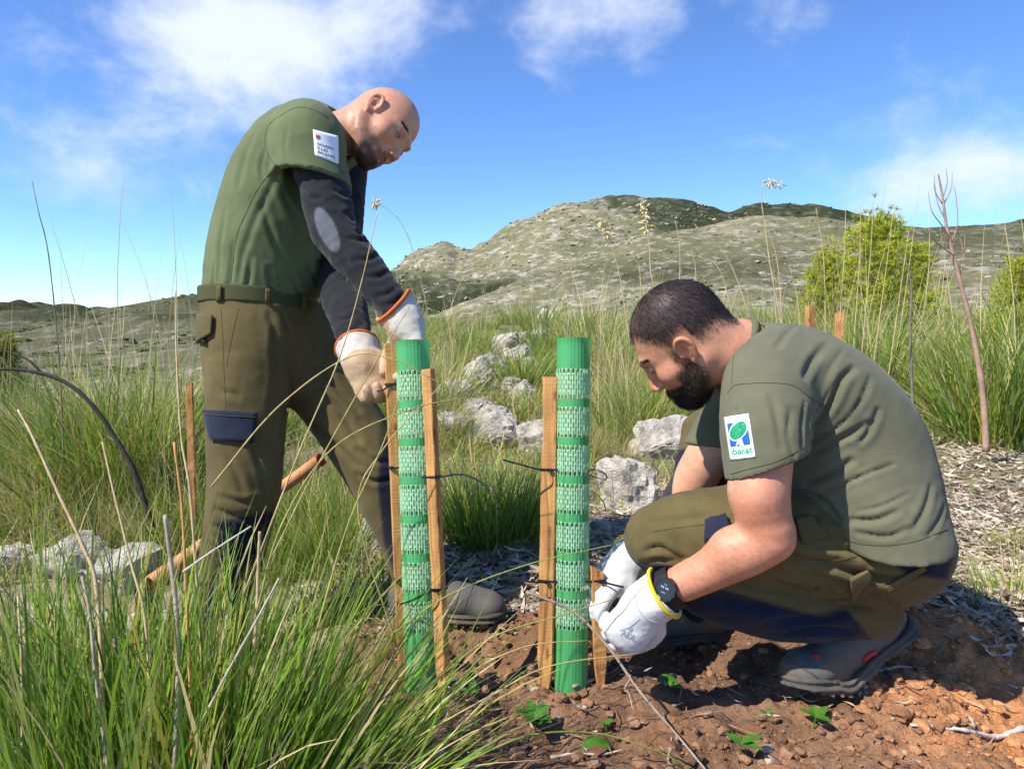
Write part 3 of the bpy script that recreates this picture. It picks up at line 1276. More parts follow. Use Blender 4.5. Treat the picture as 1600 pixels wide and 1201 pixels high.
# ------------------------------------------------------------------ hands in gloves
def hand_sdf(o, X, Z, curls, thumb, mirror=1, fat=1.0, spread_=.0, scale=1.0):
    """X along the fingers, Z back of the hand; mirror=+1: thumb on Z x X side, -1 on the other"""
    X = unit(X)
    Z = unit(np.asarray(Z) - (np.asarray(Z) @ X) * X)
    Y = np.cross(Z, X) * mirror
    T = lambda x, y, z: o + scale * (x * X + y * Y + z * Z)
    s = scale
    fs = [s_tube([T(-.005, 0, 0), T(.03, 0, .001), T(.065, 0, .002), T(.090, 0, 0)], np.array([[.031, .024], [.039, .025], [.043, .023], [.041, .018]]) * s * fat, Y, 2),
          s_ell(T(.035, .026, -.012), np.array([.032, .022, .020]) * s, np.stack([X, Y, Z], 1))]
    ks = [.012]
    ys = [.031, .0105, -.0105, -.030]
    ln = [.074, .082, .077, .060]
    fat_r = [.0118, .0122, .0118, .0105]
    for i in range(4):
        a = 0
        p = np.array([.083 - .004 * abs(i - 1), ys[i], .000])
        pts = [T(*p)]
        for j, (frac, c) in enumerate(zip((.48, .30, .22), curls[i])):
            a += c
            p = p + ln[i] * frac * np.array([math.cos(a), spread_ * (1.5 - i) * .3, -math.sin(a)])
            pts.append(T(*p))
        fs.append(s_tube(pts, np.array([1.08, 1.0, .95, .80]) * fat_r[i] * s * fat, None, 2))
        ks.append(.0035)
    tp = [np.array([.022, .030, -.010])]
    for d, l in zip(thumb, (.036, .034, .026)):
        tp.append(tp[-1] + l * unit(d))
    fs.append(s_tube([T(*q) for q in tp], np.array([.017, .0145, .0132, .0105]) * s * fat, None, 2))
    ks.append(.010)
    return s_union(fs, ks), T, (X, Y, Z)


def cuff_sdf(body, axis_pts, r_out, r_in, wide=None, vee=0.0, vdir=None):
    outer = s_tube(axis_pts, r_out, wide, 2)
    a, b = np.asarray(axis_pts[0]), np.asarray(axis_pts[1])
    d0 = unit(a - b)
    inner = s_tube([a + d0 * .03, a, b + (b - a) * -.35], [np.max(r_in[0]) * 1.05, np.max(r_in[0]), np.max(r_in[1]) * .8], None, 1)
    cap0 = s_half(a, d0)
    vd = None if vdir is None else unit(np.asarray(vdir) - (np.asarray(vdir) @ d0) * d0)

    def cap(p):
        c = cap0(p)
        if vd is not None:
            q = p - a
            q = q - (q @ d0)[:, None] * d0
            c = c + vee * np.clip((q @ vd) / (np.linalg.norm(q, axis=1) + 1e-6), 0, 1)
        return c

    def f(p):
        d = smin(body(p), outer(p), .015)
        d = smax(d, -inner(p), .002)
        return np.maximum(d, np.where(outer(p) < .03, cap(p), -1))
    f.box = (np.minimum(body.box[0], outer.box[0]), np.maximum(body.box[1], outer.box[1]))
    return f


def ring_line(c, axis, ra, rb, wide, n=36, vee=0.0, vdir=None):
    axis = unit(axis)
    w = unit(np.asarray(wide) - (np.asarray(wide) @ axis) * axis)
    b = np.cross(axis, w)
    t = np.arange(n + 1) / n * 2 * math.pi
    p = c + ra * np.cos(t)[:, None] * w + rb * np.sin(t)[:, None] * b
    if vee:
        vd = unit(np.asarray(vdir) - (np.asarray(vdir) @ axis) * axis)
        q = np.cos(t) * (w @ vd) + np.sin(t) * (b @ vd)
        p = p - axis * (vee * np.clip((q - .0), 0, 1) ** 1.0)[:, None]
    return p


# ------------------------------------------------------------------ boots
def boot_parts(o, X, Z, flex=0.0, height=.15, length=1.0):
    """o = sole centre under the ankle-to-ball span, X toe, Z up. returns (upper, sole) sdfs"""
    X = unit(X)
    Z = unit(np.asarray(Z) - (np.asarray(Z) @ X) * X)
    Y = np.cross(Z, X)
    R = np.stack([X, Y, Z], 1)
    cf, sf = math.cos(flex), math.sin(flex)

    def loc(p):
        q = (p - o) @ R
        q = q / np.array([length, 1, 1])
        if flex:
            m = q[:, 0] > .055
            x, z = q[:, 0] - .055, q[:, 2]
            q = q.copy()
            w = np.clip(x / .03, 0, 1)
            x2, z2 = cf * x + sf * z, -sf * x + cf * z
            q[:, 0] = np.where(m, .055 + (1 - w) * x + w * x2, q[:, 0])
            q[:, 2] = np.where(m, (1 - w) * z + w * z2, q[:, 2])
        return q
    up = s_union([s_tube([(-.105, 0, .050), (-.02, 0, .052), (.06, 0, .050), (.125, 0, .040)], [[.041, .045], [.042, .048], [.049, .044], [.043, .036]], (0, 1, 0), 3),
                  s_tube([(-.075, 0, .06), (-.078, 0, .10), (-.080, 0, height)], [.046, .047, .050], None, 1),
                  s_tube([(-.05, 0, .075), (.03, 0, .075)], [.036, .024], None, 1)], .02)
    toe = s_ell((.120, 0, .036), (.053, .048, .036))

    def f_up(p):
        q = loc(p)
        d = smin(up(q), toe(q) - .002, .008)
        return smax(d, .016 - q[:, 2], .004)

    def outline(q):
        a = s_tube([(-.108, 0, 0), (-.03, .0, 0), (.06, 0, 0), (.122, 0, 0)], [.046, .042, .054, .050], None, 3)
        qq = q.copy()
        qq[:, 2] = 0
        return a(qq)

    def f_sole(p):
        q = loc(p)
        d = outline(q)
        lug = .0035 * np.sign(np.sin(q[:, 0] * 330)) * (q[:, 2] < .010)
        arch = .008 * np.exp(-((q[:, 0] + .035) / .022) ** 2)
        rise = .012 * sstep(q[:, 0], .10, .17)
        top = .026 + .010 * sstep(np.abs(q[:, 0] - .01), .09, .15)
        return smax(smax(d - .004 + .003 * np.sin(q[:, 2] * 420), q[:, 2] - top, .003), arch + rise - q[:, 2] + lug * .8, .003)
    bx = (o - .24, o + .24)
    f_up.box = bx
    f_sole.box = bx
    return f_up, f_sole, lambda x, y, z: o + R @ np.array([x, y, z])


def print_on(name, surf, quad, polys, mat, parent, lift):
    """flat shapes given in 0..1 patch coordinates, laid on a skin through the patch's four photo corners (tl, tr, br, bl)"""
    tl, tr, br, bl = [np.array(q, float) for q in quad]
    vs, fs = [], []
    for verts, faces in polys:
        base = len(vs)
        for s, t in verts:
            px = (tl * (1 - s) + tr * s) * (1 - t) + (bl * (1 - s) + br * s) * t
            p, n = surf.hit(*px)
            vs.append(p + n * lift)
        fs += [tuple(base + i for i in f) for f in faces]
    o = add_any(name, np.array(vs), fs, mat, parent, smooth=True)
    return o


def grid_poly(s0, t0, s1, t1, n=10, m=14, warp=0.0):
    v = [(s0 + (s1 - s0) * i / n, t0 + (t1 - t0) * j / m) for j in range(m + 1) for i in range(n + 1)]
    f = [(j * (n + 1) + i, (j + 1) * (n + 1) + i, (j + 1) * (n + 1) + i + 1, j * (n + 1) + i + 1) for j in range(m) for i in range(n)]
    return v, f


def disc_poly(cs, ct, rs, rt, n=22, rot=0.0, rings=3):
    v = [(cs, ct)]
    f = []
    for k in range(1, rings + 1):
        for i in range(n):
            a = 2 * math.pi * i / n
            x, y = rs * k / rings * math.cos(a), rt * k / rings * math.sin(a)
            v.append((cs + x * math.cos(rot) - y * math.sin(rot), ct + x * math.sin(rot) + y * math.cos(rot)))
    for i in range(n):
        f.append((0, 1 + (i + 1) % n, 1 + i))
    for k in range(rings - 1):
        for i in range(n):
            a, b = 1 + k * n + i, 1 + k * n + (i + 1) % n
            f.append((a, b, b + n, a + n))
    return v, f


def text_poly(txt, s0, t0, s1, t1, bold=0.0):
    cu = bpy.data.curves.new('lettering', 'FONT')
    cu.body = txt
    cu.fill_mode = 'FRONT'
    cu.resolution_u = 3
    cu.offset = bold
    ob = bpy.data.objects.new('lettering', cu)
    COL.objects.link(ob)
    dg = bpy.context.evaluated_depsgraph_get()
    me = bpy.data.meshes.new_from_object(ob.evaluated_get(dg))
    v = np.array([x.co[:2] for x in me.vertices])
    f = [tuple(p.vertices) for p in me.polygons]
    bpy.data.objects.remove(ob)
    bpy.data.curves.remove(cu)
    bpy.data.meshes.remove(me)
    lo, hi = v.min(0), v.max(0)
    q = (v - lo) / (hi - lo)
    return [(s0 + (s1 - s0) * a, t1 + (t0 - t1) * b) for a, b in q], [t[::-1] for t in f]


def inpoly(u, v, poly):
    poly = np.array(poly, float)
    c = np.zeros(len(u), bool)
    j = len(poly) - 1
    for i in range(len(poly)):
        xi, yi = poly[i]
        xj, yj = poly[j]
        c ^= ((yi > v) != (yj > v)) & (u < (xj - xi) * (v - yi) / (yj - yi + 1e-9) + xi)
        j = i
    return c


def poly_mask(u, v, poly, soft=3.5):
    """1 inside a photo-pixel outline, with a soft rim"""
    ins = inpoly(u, v, poly)
    pl = np.array(poly, float)
    best = np.full(len(u), 1e9)
    q = np.stack([u, v], -1)
    for i in range(len(pl)):
        a, b = pl[i], pl[(i + 1) % len(pl)]
        ab = b - a
        t = np.clip(((q - a) @ ab) / (ab @ ab), 0, 1)
        best = np.minimum(best, np.linalg.norm(q - a - t[:, None] * ab, axis=1))
    return sstep(np.where(ins, best, -best), -soft, soft)

# ------------------------------------------------------------------ people
OLIVE = np.array([.118, .092, .037])
NAVY = np.array([.013, .016, .030])
SKIN = np.array([.60, .295, .180])
SKIN_B = np.array([.575, .275, .165])
BLACKC = np.array([.017, .017, .020])
rng_h = np.random.default_rng(77)


def skin_colors(v, o, R, base, beard_w, beard_col, scalp=None, scalp_col=None):
    lc = (v - o) @ R
    n = fbm(v * 60, 3, .5, 5)
    n2 = fbm(v * 14, 4, .6, 15)[:, None]
    n4 = np.clip(fbm(v * 230, 2, .5, 25)[:, None] - .45, 0, 1)
    c = np.broadcast_to(base, (len(v), 3)) * (1 + .06 * n[:, None]) * (1 + n2 * np.array([.03, .08, .10])) * (1 - n4 * np.array([.12, .22, .25]))
    red = np.zeros(len(v))
    for s in (1, -1):
        red += .9 * np.exp(-(((lc - np.array([-.008, s * .084, .0])) / np.array([.025, .012, .034])) ** 2).sum(1))
        red += .45 * np.exp(-(((lc - np.array([.06, s * .045, -.03])) / .028) ** 2).sum(1))
    red += .7 * np.exp(-(((lc - np.array([.108, 0, -.035])) / .018) ** 2).sum(1))
    red += .35 * np.exp(-(((lc - np.array([-.06, 0, -.10])) / .07) ** 2).sum(1))
    c = c * (1 - np.clip(red, 0, 1)[:, None] * np.array([.04, .26, .28]))
    lip = np.exp(-(((lc - np.array([.090, 0, -.077])) / np.array([.016, .024, .0085])) ** 2).sum(1))
    c = c * (1 - lip[:, None] * np.array([.25, .5, .45]))
    if beard_w is not None:
        c = c * (1 - beard_w[:, None]) + np.asarray(beard_col)[None] * beard_w[:, None]
    if scalp is not None:
        c = c * (1 - scalp[:, None]) + np.asarray(scalp_col)[None] * scalp[:, None]
    return np.clip(c, .003, 1)


def eye_set(o, R, parent, gaze, lid):
    for s in (1, -1):
        c = o + R @ np.array([.0725, s * .0325, .0035])
        bv, bf = ICO3
        r = .0126
        g_ = unit(R @ np.array(gaze))
        a = bv @ g_
        col = np.where(a[:, None] > .93, np.array([[.008, .007, .006]]), np.where(a[:, None] > .78, np.array([[.05, .026, .012]]), np.array([[.42, .37, .34]])))  # eye white darkened, shade of the socket put into its colour
        add('eye', c + bv * r, bf, M['eye'], parent, colors=col)
        mid = bv[bf].mean(1)
        lu, ld = unit(R @ np.array(lid)), unit(R @ np.array([.35, 0, -.94]))
        for q, (ax_, lim) in enumerate(((lu, .14), (ld, .34))):
            keep = (mid @ ax_) > lim
            add('upper_lid' if q == 0 else 'lower_lid', c + bv * (r + .0013), bf[keep], M['skin'], parent, colors=np.broadcast_to(np.array([.47, .225, .15]), (len(bv), 3)))
        # lash line along the upper lid's edge
        e1 = unit(R @ np.array([0, 1, 0]))
        e1 = unit(e1 - (e1 @ lu) * lu)
        e2 = np.cross(lu, e1)
        if e2 @ (R @ np.array([1, 0, 0])) < 0:
            e2 = -e2
        t = np.linspace(-1.25, 1.25, 14)
        ring = c + (r + .0017) * (.99 * (np.sin(t)[:, None] * e1 + np.cos(t)[:, None] * e2) + .14 * lu)
        lv, lf = tube_mesh(ring, .0008, 5, False)
        add('lashes', lv, lf, M['hair'], parent, colors=np.broadcast_to(np.array([.02, .015, .012]), (len(lv), 3)))


def brow(o, R, parent, col, n=260):
    for s in (1, -1):
        t = rng_h.random(n)
        lc = np.stack([.0925 - .023 * t ** 2.0, s * (.014 + .036 * t), .0255 + .005 * np.sin(t * math.pi * .8) + rng_h.normal(size=n) * .0016], -1)
        nr = np.stack([np.full(n, 1.), s * .5 * t, np.full(n, .15)], -1) @ R.T
        nr /= np.linalg.norm(nr, axis=1)[:, None]
        comb = np.broadcast_to(s * (R @ np.array([-.3, 1, 0])), (n, 3))
        vv, f, c = strands(lc @ R.T + o, nr, np.ones(n), 420, .0065, .0004, comb, .18, rng_h, col, .14)
        add('eyebrow', vv, f, M['hair'], parent, False, c)['kind'] = 'stuff'


def glove_mesh(name, f, h, parent, colfn, wr=.0012, seed=3):
    v, fc = polygonize(f, h, project=1, smooth=2)
    v = wrinkle(v, fc, wr * .6, 38, seed)
    return add(name, v, fc, M['glove'], parent, colors=colfn(v)), v, fc


def seam(parent, surf, px, mat='seam', r=.0008, lift=.0002, name='seam'):
    ln = surf.line(px, 4, lift)
    v, f = tube_mesh(ln, r, 5, False)
    return add(name, v, f, M[mat], parent)


def flap(parent, surf, quad, mat, lift=.004, th=.004, name='pocket_flap', col=None, n=12, m=8):
    o = print_on(name, surf, quad, [grid_poly(0, 0, 1, 1, n, m)], mat, parent, lift)
    if col is not None:
        c = np.ones((len(o.data.vertices), 4), np.float32)
        c[:, :3] = col
        o.data.color_attributes.new('Col', 'FLOAT_COLOR', 'POINT').data.foreach_set('color', c.ravel())
    md = o.modifiers.new('thickness', 'SOLIDIFY')
    md.thickness = th
    md.offset = 0
    return o


# ================================================================= the standing man
base = ground_hit(470, 1000)
A = empty('person', (P(430, 700, 1.88)[0], P(430, 700, 1.88)[1], gz(P(430, 700, 1.88)[0], P(430, 700, 1.88)[1])))
tag(A, 'standing bald man in green t-shirt over black sleeves, bending to the left tree guard', 'person')
oA = P(594, 200, 1.88)
RA = np.stack([V(.653, -.748, .122), V(-.187, -.315, -.93), V(.734, .585, -.345)], 1) @ rot_z(-.20)
TA = lambda x, y, z: oA + RA @ np.array([x, y, z])
wideA = P(540, 250, 2.06) - P(480, 215, 1.74)
sh_n, el_n, wr_n = P(487, 228, 1.745), P(522, 362, 1.67), P(627, 493, 1.590)
sh_f, el_f, wr_f = P(538, 266, 2.03), P(528, 430, 1.88), P(561, 553, 1.655)
SC_A = .94
headA0 = head_sdf(oA, RA)
headA = lambda p: headA0((p - oA) / SC_A + oA) * SC_A
headA.box = headA0.box
neckA = s_tube([TA(-.030, 0, -.035), TA(-.050, 0, -.095), P(505, 226, 1.90), P(478, 250, 1.90)], [.056, .056, .064, .085], None, 3)
coreA = s_tube([P(482, 246, 1.91), P(452, 300, 1.90), P(418, 420, 1.885)], [[.10, .07], [.09, .08], [.09, .08]], wideA, 2)
armsA = s_union([s_tube([sh_n, el_n, wr_n, wr_n + .02 * unit(wr_n - el_n)], [.050, .040, .026, .022], None, 1),
                 s_tube([sh_f, el_f, wr_f, wr_f + .02 * unit(wr_f - el_f)], [.050, .040, .026, .022], None, 1)], .02)
bodyA = s_union([headA, neckA, coreA, armsA], [.022, .03, .03])
v, fc = polygonize(bodyA, .0031)
lc = ((v - oA) / SC_A) @ RA
n3 = fbm(v * 160, 2, .5, 9)
# stubble: jaw, chin and upper lip
def jaw_mask(lc, n, hi=-.030, cheek=.0, back0=-.055):
    side = sstep(-lc[:, 2], .022 + cheek, .046 + cheek) * sstep(lc[:, 0], -.022, .0)
    low = 1 - sstep(-lc[:, 2], .122, .150)
    back = sstep(lc[:, 0] + .55 * (lc[:, 2] + .05), back0, back0 + .04)
    mouth_gap = np.exp(-(((lc - np.array([.094, 0, -.0775])) / np.array([.02, .021, .0075])) ** 2).sum(1))
    front = lc[:, 0] > .05
    cheekfree = np.where(front & (np.abs(lc[:, 1]) > .018), sstep(-lc[:, 2], .050 + cheek, .066 + cheek), 1)
    nosefree = sstep(-lc[:, 2], .050, .056) * front + (~front)
    return np.clip(side * low * back * cheekfree * nosefree * (1 - mouth_gap) * (1 + .25 * n), 0, 1)
bw = jaw_mask(lc, n3)
goatee = bw * np.clip(sstep(lc[:, 0], .045, .07) * (sstep(-lc[:, 2], .078, .10) + .45), 0, 1)
stub = np.clip(bw * .34 + goatee * .62, 0, .88)
scalp = np.clip(sstep(lc[:, 2], .00, .05) * (1 - sstep(lc[:, 0], .03, .07)) + sstep(-lc[:, 0], .03, .07) * sstep(lc[:, 2], -.05, -.01), 0, 1) * .13 * (1 + .4 * n3)
colA = skin_colors(v, oA, RA / SC_A, SKIN, stub, (.045, .034, .03), np.clip(scalp, 0, .3), (.20, .15, .13))
add('body', v, fc, M['skin'], A, colors=colA)
nA_ = normals(v, fc)
vv, ff, cc = strands(v, nA_, bw * .35 + goatee * 1.8 + 1e-9, 9000, .0034, .00022, np.broadcast_to(RA @ np.array([.2, 0, -1.]), (len(v), 3)), .55, rng_h, (.035, .026, .022), .35)
add('beard', vv, ff, M['hair'], A, False, cc)
eye_set(oA, RA * SC_A, A, (.80, .05, -.60), (.25, 0, .97))
brow(oA, RA * SC_A, A, (.045, .03, .022))

# t-shirt
torsoA = s_tube([P(404, 492, 1.872), P(412, 430, 1.872), P(430, 355, 1.88), P(449, 290, 1.885), P(470, 240, 1.895), P(497, 216, 1.90)],
                [[.150, .132], [.158, .146], [.166, .152], [.172, .142], [.160, .114], [.11, .080]], wideA, 3)
shoulderA = s_tube([P(497, 222, 1.90), P(478, 214, 1.80), P(482, 222, 1.75)], [.088, .084, .083], None, 2)
shoulderF = s_tube([P(500, 222, 1.90), P(527, 246, 2.01), P(540, 300, 2.03)], [.085, .074, .060], None, 2)
slA_ax = [P(480, 212, 1.765), P(483, 250, 1.738), P(490, 300, 1.715)]
sleeveA = s_tube(slA_ax, [.080, .086, .091], None, 2)
hemA = s_half(P(492, 286, 1.73), V(-.20, -.97, .10))
holeA = s_tube([P(497, 330, 1.70), P(489, 288, 1.722), P(486, 262, 1.736)], [.080, .076, .066], None, 1)
hemA2 = s_half(P(540, 296, 2.03), V(.25, -.97, 0))
neckholeA = s_tube([TA(-.048, 0, -.085), P(512, 219, 1.90)], [.066, .062], None, 1)


def shirtA(p):
    d = smin(torsoA(p), np.maximum(shoulderF(p), hemA2(p)), .03)
    s = smin(shoulderA(p), sleeveA(p), .03)
    d = smin(d, np.maximum(s, hemA(p)), .016)
    d = smax(d, -holeA(p), .003)
    d = smax(d, -neckholeA(p), .006)
    return np.maximum(d, s_half(P(404, 464, 1.872), V(-.10, -1, 0))(p))


shirtA.box = (torsoA.box[0] - .06, np.maximum(torsoA.box[1], sleeveA.box[1]) + .12)
v, fc = polygonize(shirtA, .0048, project=1, smooth=2)
sA = Surf(v, fc)
foldsA = [([(437, 262), (420, 300), (398, 345), (380, 400), (372, 440)], .012, .006), ([(432, 276), (452, 320), (480, 352), (505, 372)], .014, .008),
          ([(445, 310), (470, 360), (500, 395), (522, 420)], .014, .009), ([(352, 330), (345, 380), (340, 440)], .012, .005),
          ([(365, 380), (362, 420), (356, 462)], .010, .007), ([(392, 400), (388, 436), (380, 466)], .010, .007), ([(420, 420), (424, 446), (420, 472)], .010, .007),
          ([(448, 425), (462, 445), (470, 470)], .010, .008), ([(480, 420), (494, 440), (500, 462)], .010, .008), ([(335, 410), (333, 440), (330, 465)], .008, .006),
          ([(415, 235), (408, 262), (412, 285)], .008, .005), ([(428, 240), (436, 262), (434, 280)], .007, .004), ([(448, 205), (446, 235), (452, 262)], .010, .004),
          ([(520, 240), (530, 262), (538, 284)], .008, .004), ([(400, 205), (385, 240), (372, 290)], .014, .004), ([(505, 400), (515, 418), (516, 440)], .009, .007),
          ([(350, 455), (390, 462), (430, 466)], .009, .006), ([(430, 462), (470, 462), (505, 455)], .009, .007), ([(410, 320), (430, 380), (455, 420)], .012, .006)]
v = fold(v, fc, sA, [(a_, b_ * .75, c_ * .62) for a_, b_, c_ in foldsA])
v = wrinkle(v, fc, .0013, 10, 12, aligned(V(.3, 1, 0), .5))
v = relax(v, fc, .3)
nz = fbm(v * 7, 3, .5, 4)[:, None]
shirtA_o = add('t_shirt', v, fc, M['shirt'], A, colors=np.array([.118, .142, .066]) * (1 + .10 * nz))
sA = Surf(v, fc)
seam(shirtA_o, sA, [(512, 184), (490, 172), (465, 168), (440, 180), (420, 196), (414, 220), (418, 240), (430, 258)])
seam(shirtA_o, sA, [(430, 262), (405, 292), (385, 332), (371, 365), (364, 410), (360, 450)])
seam(shirtA_o, sA, [(441, 264), (470, 258), (505, 264), (541, 284)])
# collar
cr = ring_line(P(516, 219, 1.90), TA(-.04, 0, -.08) - P(490, 240, 1.90), .066, .066, wideA, 40)
cv, cf = tube_mesh(cr, .0065, 7, False)
add('collar', cv, cf, M['shirt'], shirtA_o, colors=np.broadcast_to(np.array([.085, .115, .046]), (len(cv), 3)))
# sleeve patch
quadA = [(489, 203), (528, 213), (529, 257), (492, 243)]
pa = print_on('sleeve_patch', sA, quadA, [grid_poly(0, 0, 1, 1, 10, 10)], M['white'], shirtA_o, .0016)
md = pa.modifiers.new('thickness', 'SOLIDIFY')
md.thickness = .0014
bars = [grid_poly(.10 + .045 * i, .16 + .02 * (i % 2), .13 + .045 * i, .36 - .03 * abs(i - 1.5), 1, 3) for i in range(4)]
print_on('emblem', sA, quadA, bars, M['inkred'], pa, .0020)
print_on('lettering', sA, quadA, [text_poly('GOVERN', .13, .47, .76, .58, .012), text_poly('ILLES', .13, .62, .56, .73, .012), text_poly('BALEARS', .13, .77, .82, .88, .012)],
         M['ink'], pa, .0020)

# black undershirt with long sleeves
und = s_union([s_tube([sh_n, .5 * (sh_n + el_n) + .004, el_n, .5 * (el_n + wr_n), wr_n - .005 * unit(wr_n - el_n)], [.062, .060, .053, .045, .034], None, 2),
               s_tube([sh_f, el_f, .5 * (el_f + wr_f), wr_f - .005 * unit(wr_f - el_f)], [.062, .056, .049, .035], None, 2),
               s_tube([sh_n, P(480, 250, 1.90), sh_f], [.06, .07, .06], None, 1)], .02)
v, fc = polygonize(und, .0050)
su = Surf(v, fc)
uf = []
for (a, b) in [((556, 352), (588, 340)), ((548, 372), (582, 372)), ((556, 405), (590, 398)), ((572, 432), (604, 425)), ((590, 462), (618, 448)), ((600, 478), (628, 462)), ((526, 300), (558, 308)),
               ((470, 300), (500, 310)), ((540, 335), (572, 322)), ((528, 392), (548, 412)), ((606, 486), (634, 474)), ((520, 500), (556, 490)), ((528, 520), (562, 508))]:
    m_ = (.5 * (a[0] + b[0]) + 3, .5 * (a[1] + b[1]) + 4)
    uf.append(([a, m_, b], .0075, .0048))
v = fold(v, fc, su, uf)
v = wrinkle(v, fc, .0018, 14, 31, aligned(V(.6, -.7, 0), 1.6))
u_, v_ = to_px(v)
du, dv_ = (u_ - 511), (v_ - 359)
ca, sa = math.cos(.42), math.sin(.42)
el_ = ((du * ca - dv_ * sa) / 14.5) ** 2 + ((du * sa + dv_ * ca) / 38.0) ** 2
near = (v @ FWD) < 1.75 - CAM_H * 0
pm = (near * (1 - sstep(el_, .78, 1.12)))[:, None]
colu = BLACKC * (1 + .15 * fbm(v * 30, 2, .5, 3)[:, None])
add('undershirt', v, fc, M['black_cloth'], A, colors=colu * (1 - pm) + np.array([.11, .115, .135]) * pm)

# trousers
waistA = s_tube([P(404, 455, 1.872), P(406, 500, 1.872), P(412, 560, 1.87)], [[.153, .138], [.158, .142], [.152, .136]], wideA, 2)
legN = s_tube([P(395, 530, 1.82), P(388, 600, 1.78), P(384, 680, 1.755), P(381, 765, 1.735), P(366, 850, 1.77), P(347, 960, 1.83), P(340, 1030, 1.86)],
              [.118, .101, .091, .085, .077, .072, .074], None, 3)
legF = s_tube([P(462, 530, 1.93), P(525, 630, 1.90), P(588, 735, 1.865), P(632, 835, 1.87), P(662, 915, 1.885)], [.112, .095, .083, .072, .070], None, 3)


def trouA(p):
    d = smin(smin(waistA(p), legN(p), .03), legF(p), .03)
    return np.maximum(d, s_half(P(404, 458, 1.872), V(.04, 1, 0))(p))


trouA.box = (np.min([waistA.box[0], legN.box[0], legF.box[0]], 0), np.max([waistA.box[1], legN.box[1], legF.box[1]], 0))
v, fc = polygonize(trouA, .0062)
sT = Surf(v, fc)
fT = [([(330, 590), (345, 610), (372, 618)], .012, .006), ([(452, 560), (455, 620), (452, 700)], .014, .007), ([(430, 520), (432, 580), (425, 640)], .014, .006),
      ([(345, 775), (380, 785), (420, 778)], .010, .007), ([(338, 795), (375, 808), (425, 800)], .010, .008), ([(335, 820), (370, 835), (410, 830)], .010, .008),
      ([(330, 850), (362, 862), (400, 856)], .010, .007), ([(490, 610), (530, 640), (560, 690)], .013, .008), ([(480, 650), (520, 690), (560, 730)], .013, .008),
      ([(560, 700), (585, 720), (606, 722)], .010, .008), ([(560, 740), (585, 752), (612, 748)], .010, .008), ([(350, 700), (372, 745), (380, 770)], .012, .005),
      ([(500, 560), (520, 600), (560, 640)], .012, .008), ([(320, 900), (350, 910), (385, 900)], .010, .007), ([(395, 700), (410, 740), (415, 770)], .010, .005),
      ([(420, 490), (428, 520), (424, 560)], .010, .004), ([(440, 490), (452, 520), (470, 545)], .010, .006)]
v = fold(v, fc, sT, [(a_, b_ * .8, c_ * .9) for a_, b_, c_ in fT])
v = wrinkle(v, fc, .0022, 9, 52, aligned(V(.1, 1, 0), .45))
v = relax(v, fc, .3)
u_, v_ = to_px(v)
deep = v @ FWD
nv = poly_mask(u_, v_, [(342, 815), (446, 795), (440, 900), (400, 1100), (250, 1100), (318, 940), (340, 880)]) * (deep < 1.95)
nv = np.maximum(nv, poly_mask(u_, v_, [(596, 690), (660, 690), (760, 960), (640, 960), (600, 850), (590, 760)]))
nm = nv[:, None]
fade = fbm(v * 6, 3, .5, 61)[:, None]
trA = add('trousers', v, fc, M['trouser'], A, colors=(OLIVE * (1 + .22 * fade)) * (1 - nm) + NAVY * nm)
sT = Surf(v, fc)
seam(trA, sT, [(345, 482), (348, 530), (350, 580), (353, 640)], 'seam_b')
seam(trA, sT, [(373, 482), (366, 510), (360, 540), (354, 572)], 'seam_b')
seam(trA, sT, [(490, 520), (492, 560), (494, 600)], 'seam_b')
flap(trA, sT, [(322, 640), (402, 645), (394, 692), (332, 687)], M['trouser'], .006, .007, 'thigh_pocket_flap', NAVY * 1.5)['label'] = 'navy flap of the thigh pocket'
seam(trA, sT, [(326, 647), (360, 650), (398, 652)], 'seam_b', .0010, .0105)
flap(trA, sT, [(314, 490), (336, 494), (334, 522), (310, 536)], M['trouser'], .008, .006, 'rear_pocket_flap', OLIVE * .95)
# belt
belt_in = s_tube([P(403, 440, 1.872), P(406, 510, 1.872)], [[.155, .140], [.159, .144]], wideA, 1)
top_, bot_ = s_half(P(404, 457, 1.872), V(.05, 1, 0)), s_half(P(405, 481, 1.872), V(-.05, -1, 0))


def beltf(p):
    return np.maximum(np.maximum(belt_in(p) - .004, top_(p)), bot_(p))


beltf.box = belt_in.box
v, fc = polygonize(beltf, .0042)
beltA = add('belt', v, fc, M['web'], A)
sB_ = Surf(v, fc)
for (u0, u1) in ((340, 347), (413, 421), (470, 477)):
    flap(beltA, sB_, [(u0 + 1, 447 if u0 < 400 else 452), (u1 + 1, 447 if u0 < 400 else 452), (u1, 489), (u0, 489)], M['trouser'], .005, .004, 'belt_loop', OLIVE * .9, 3, 8)

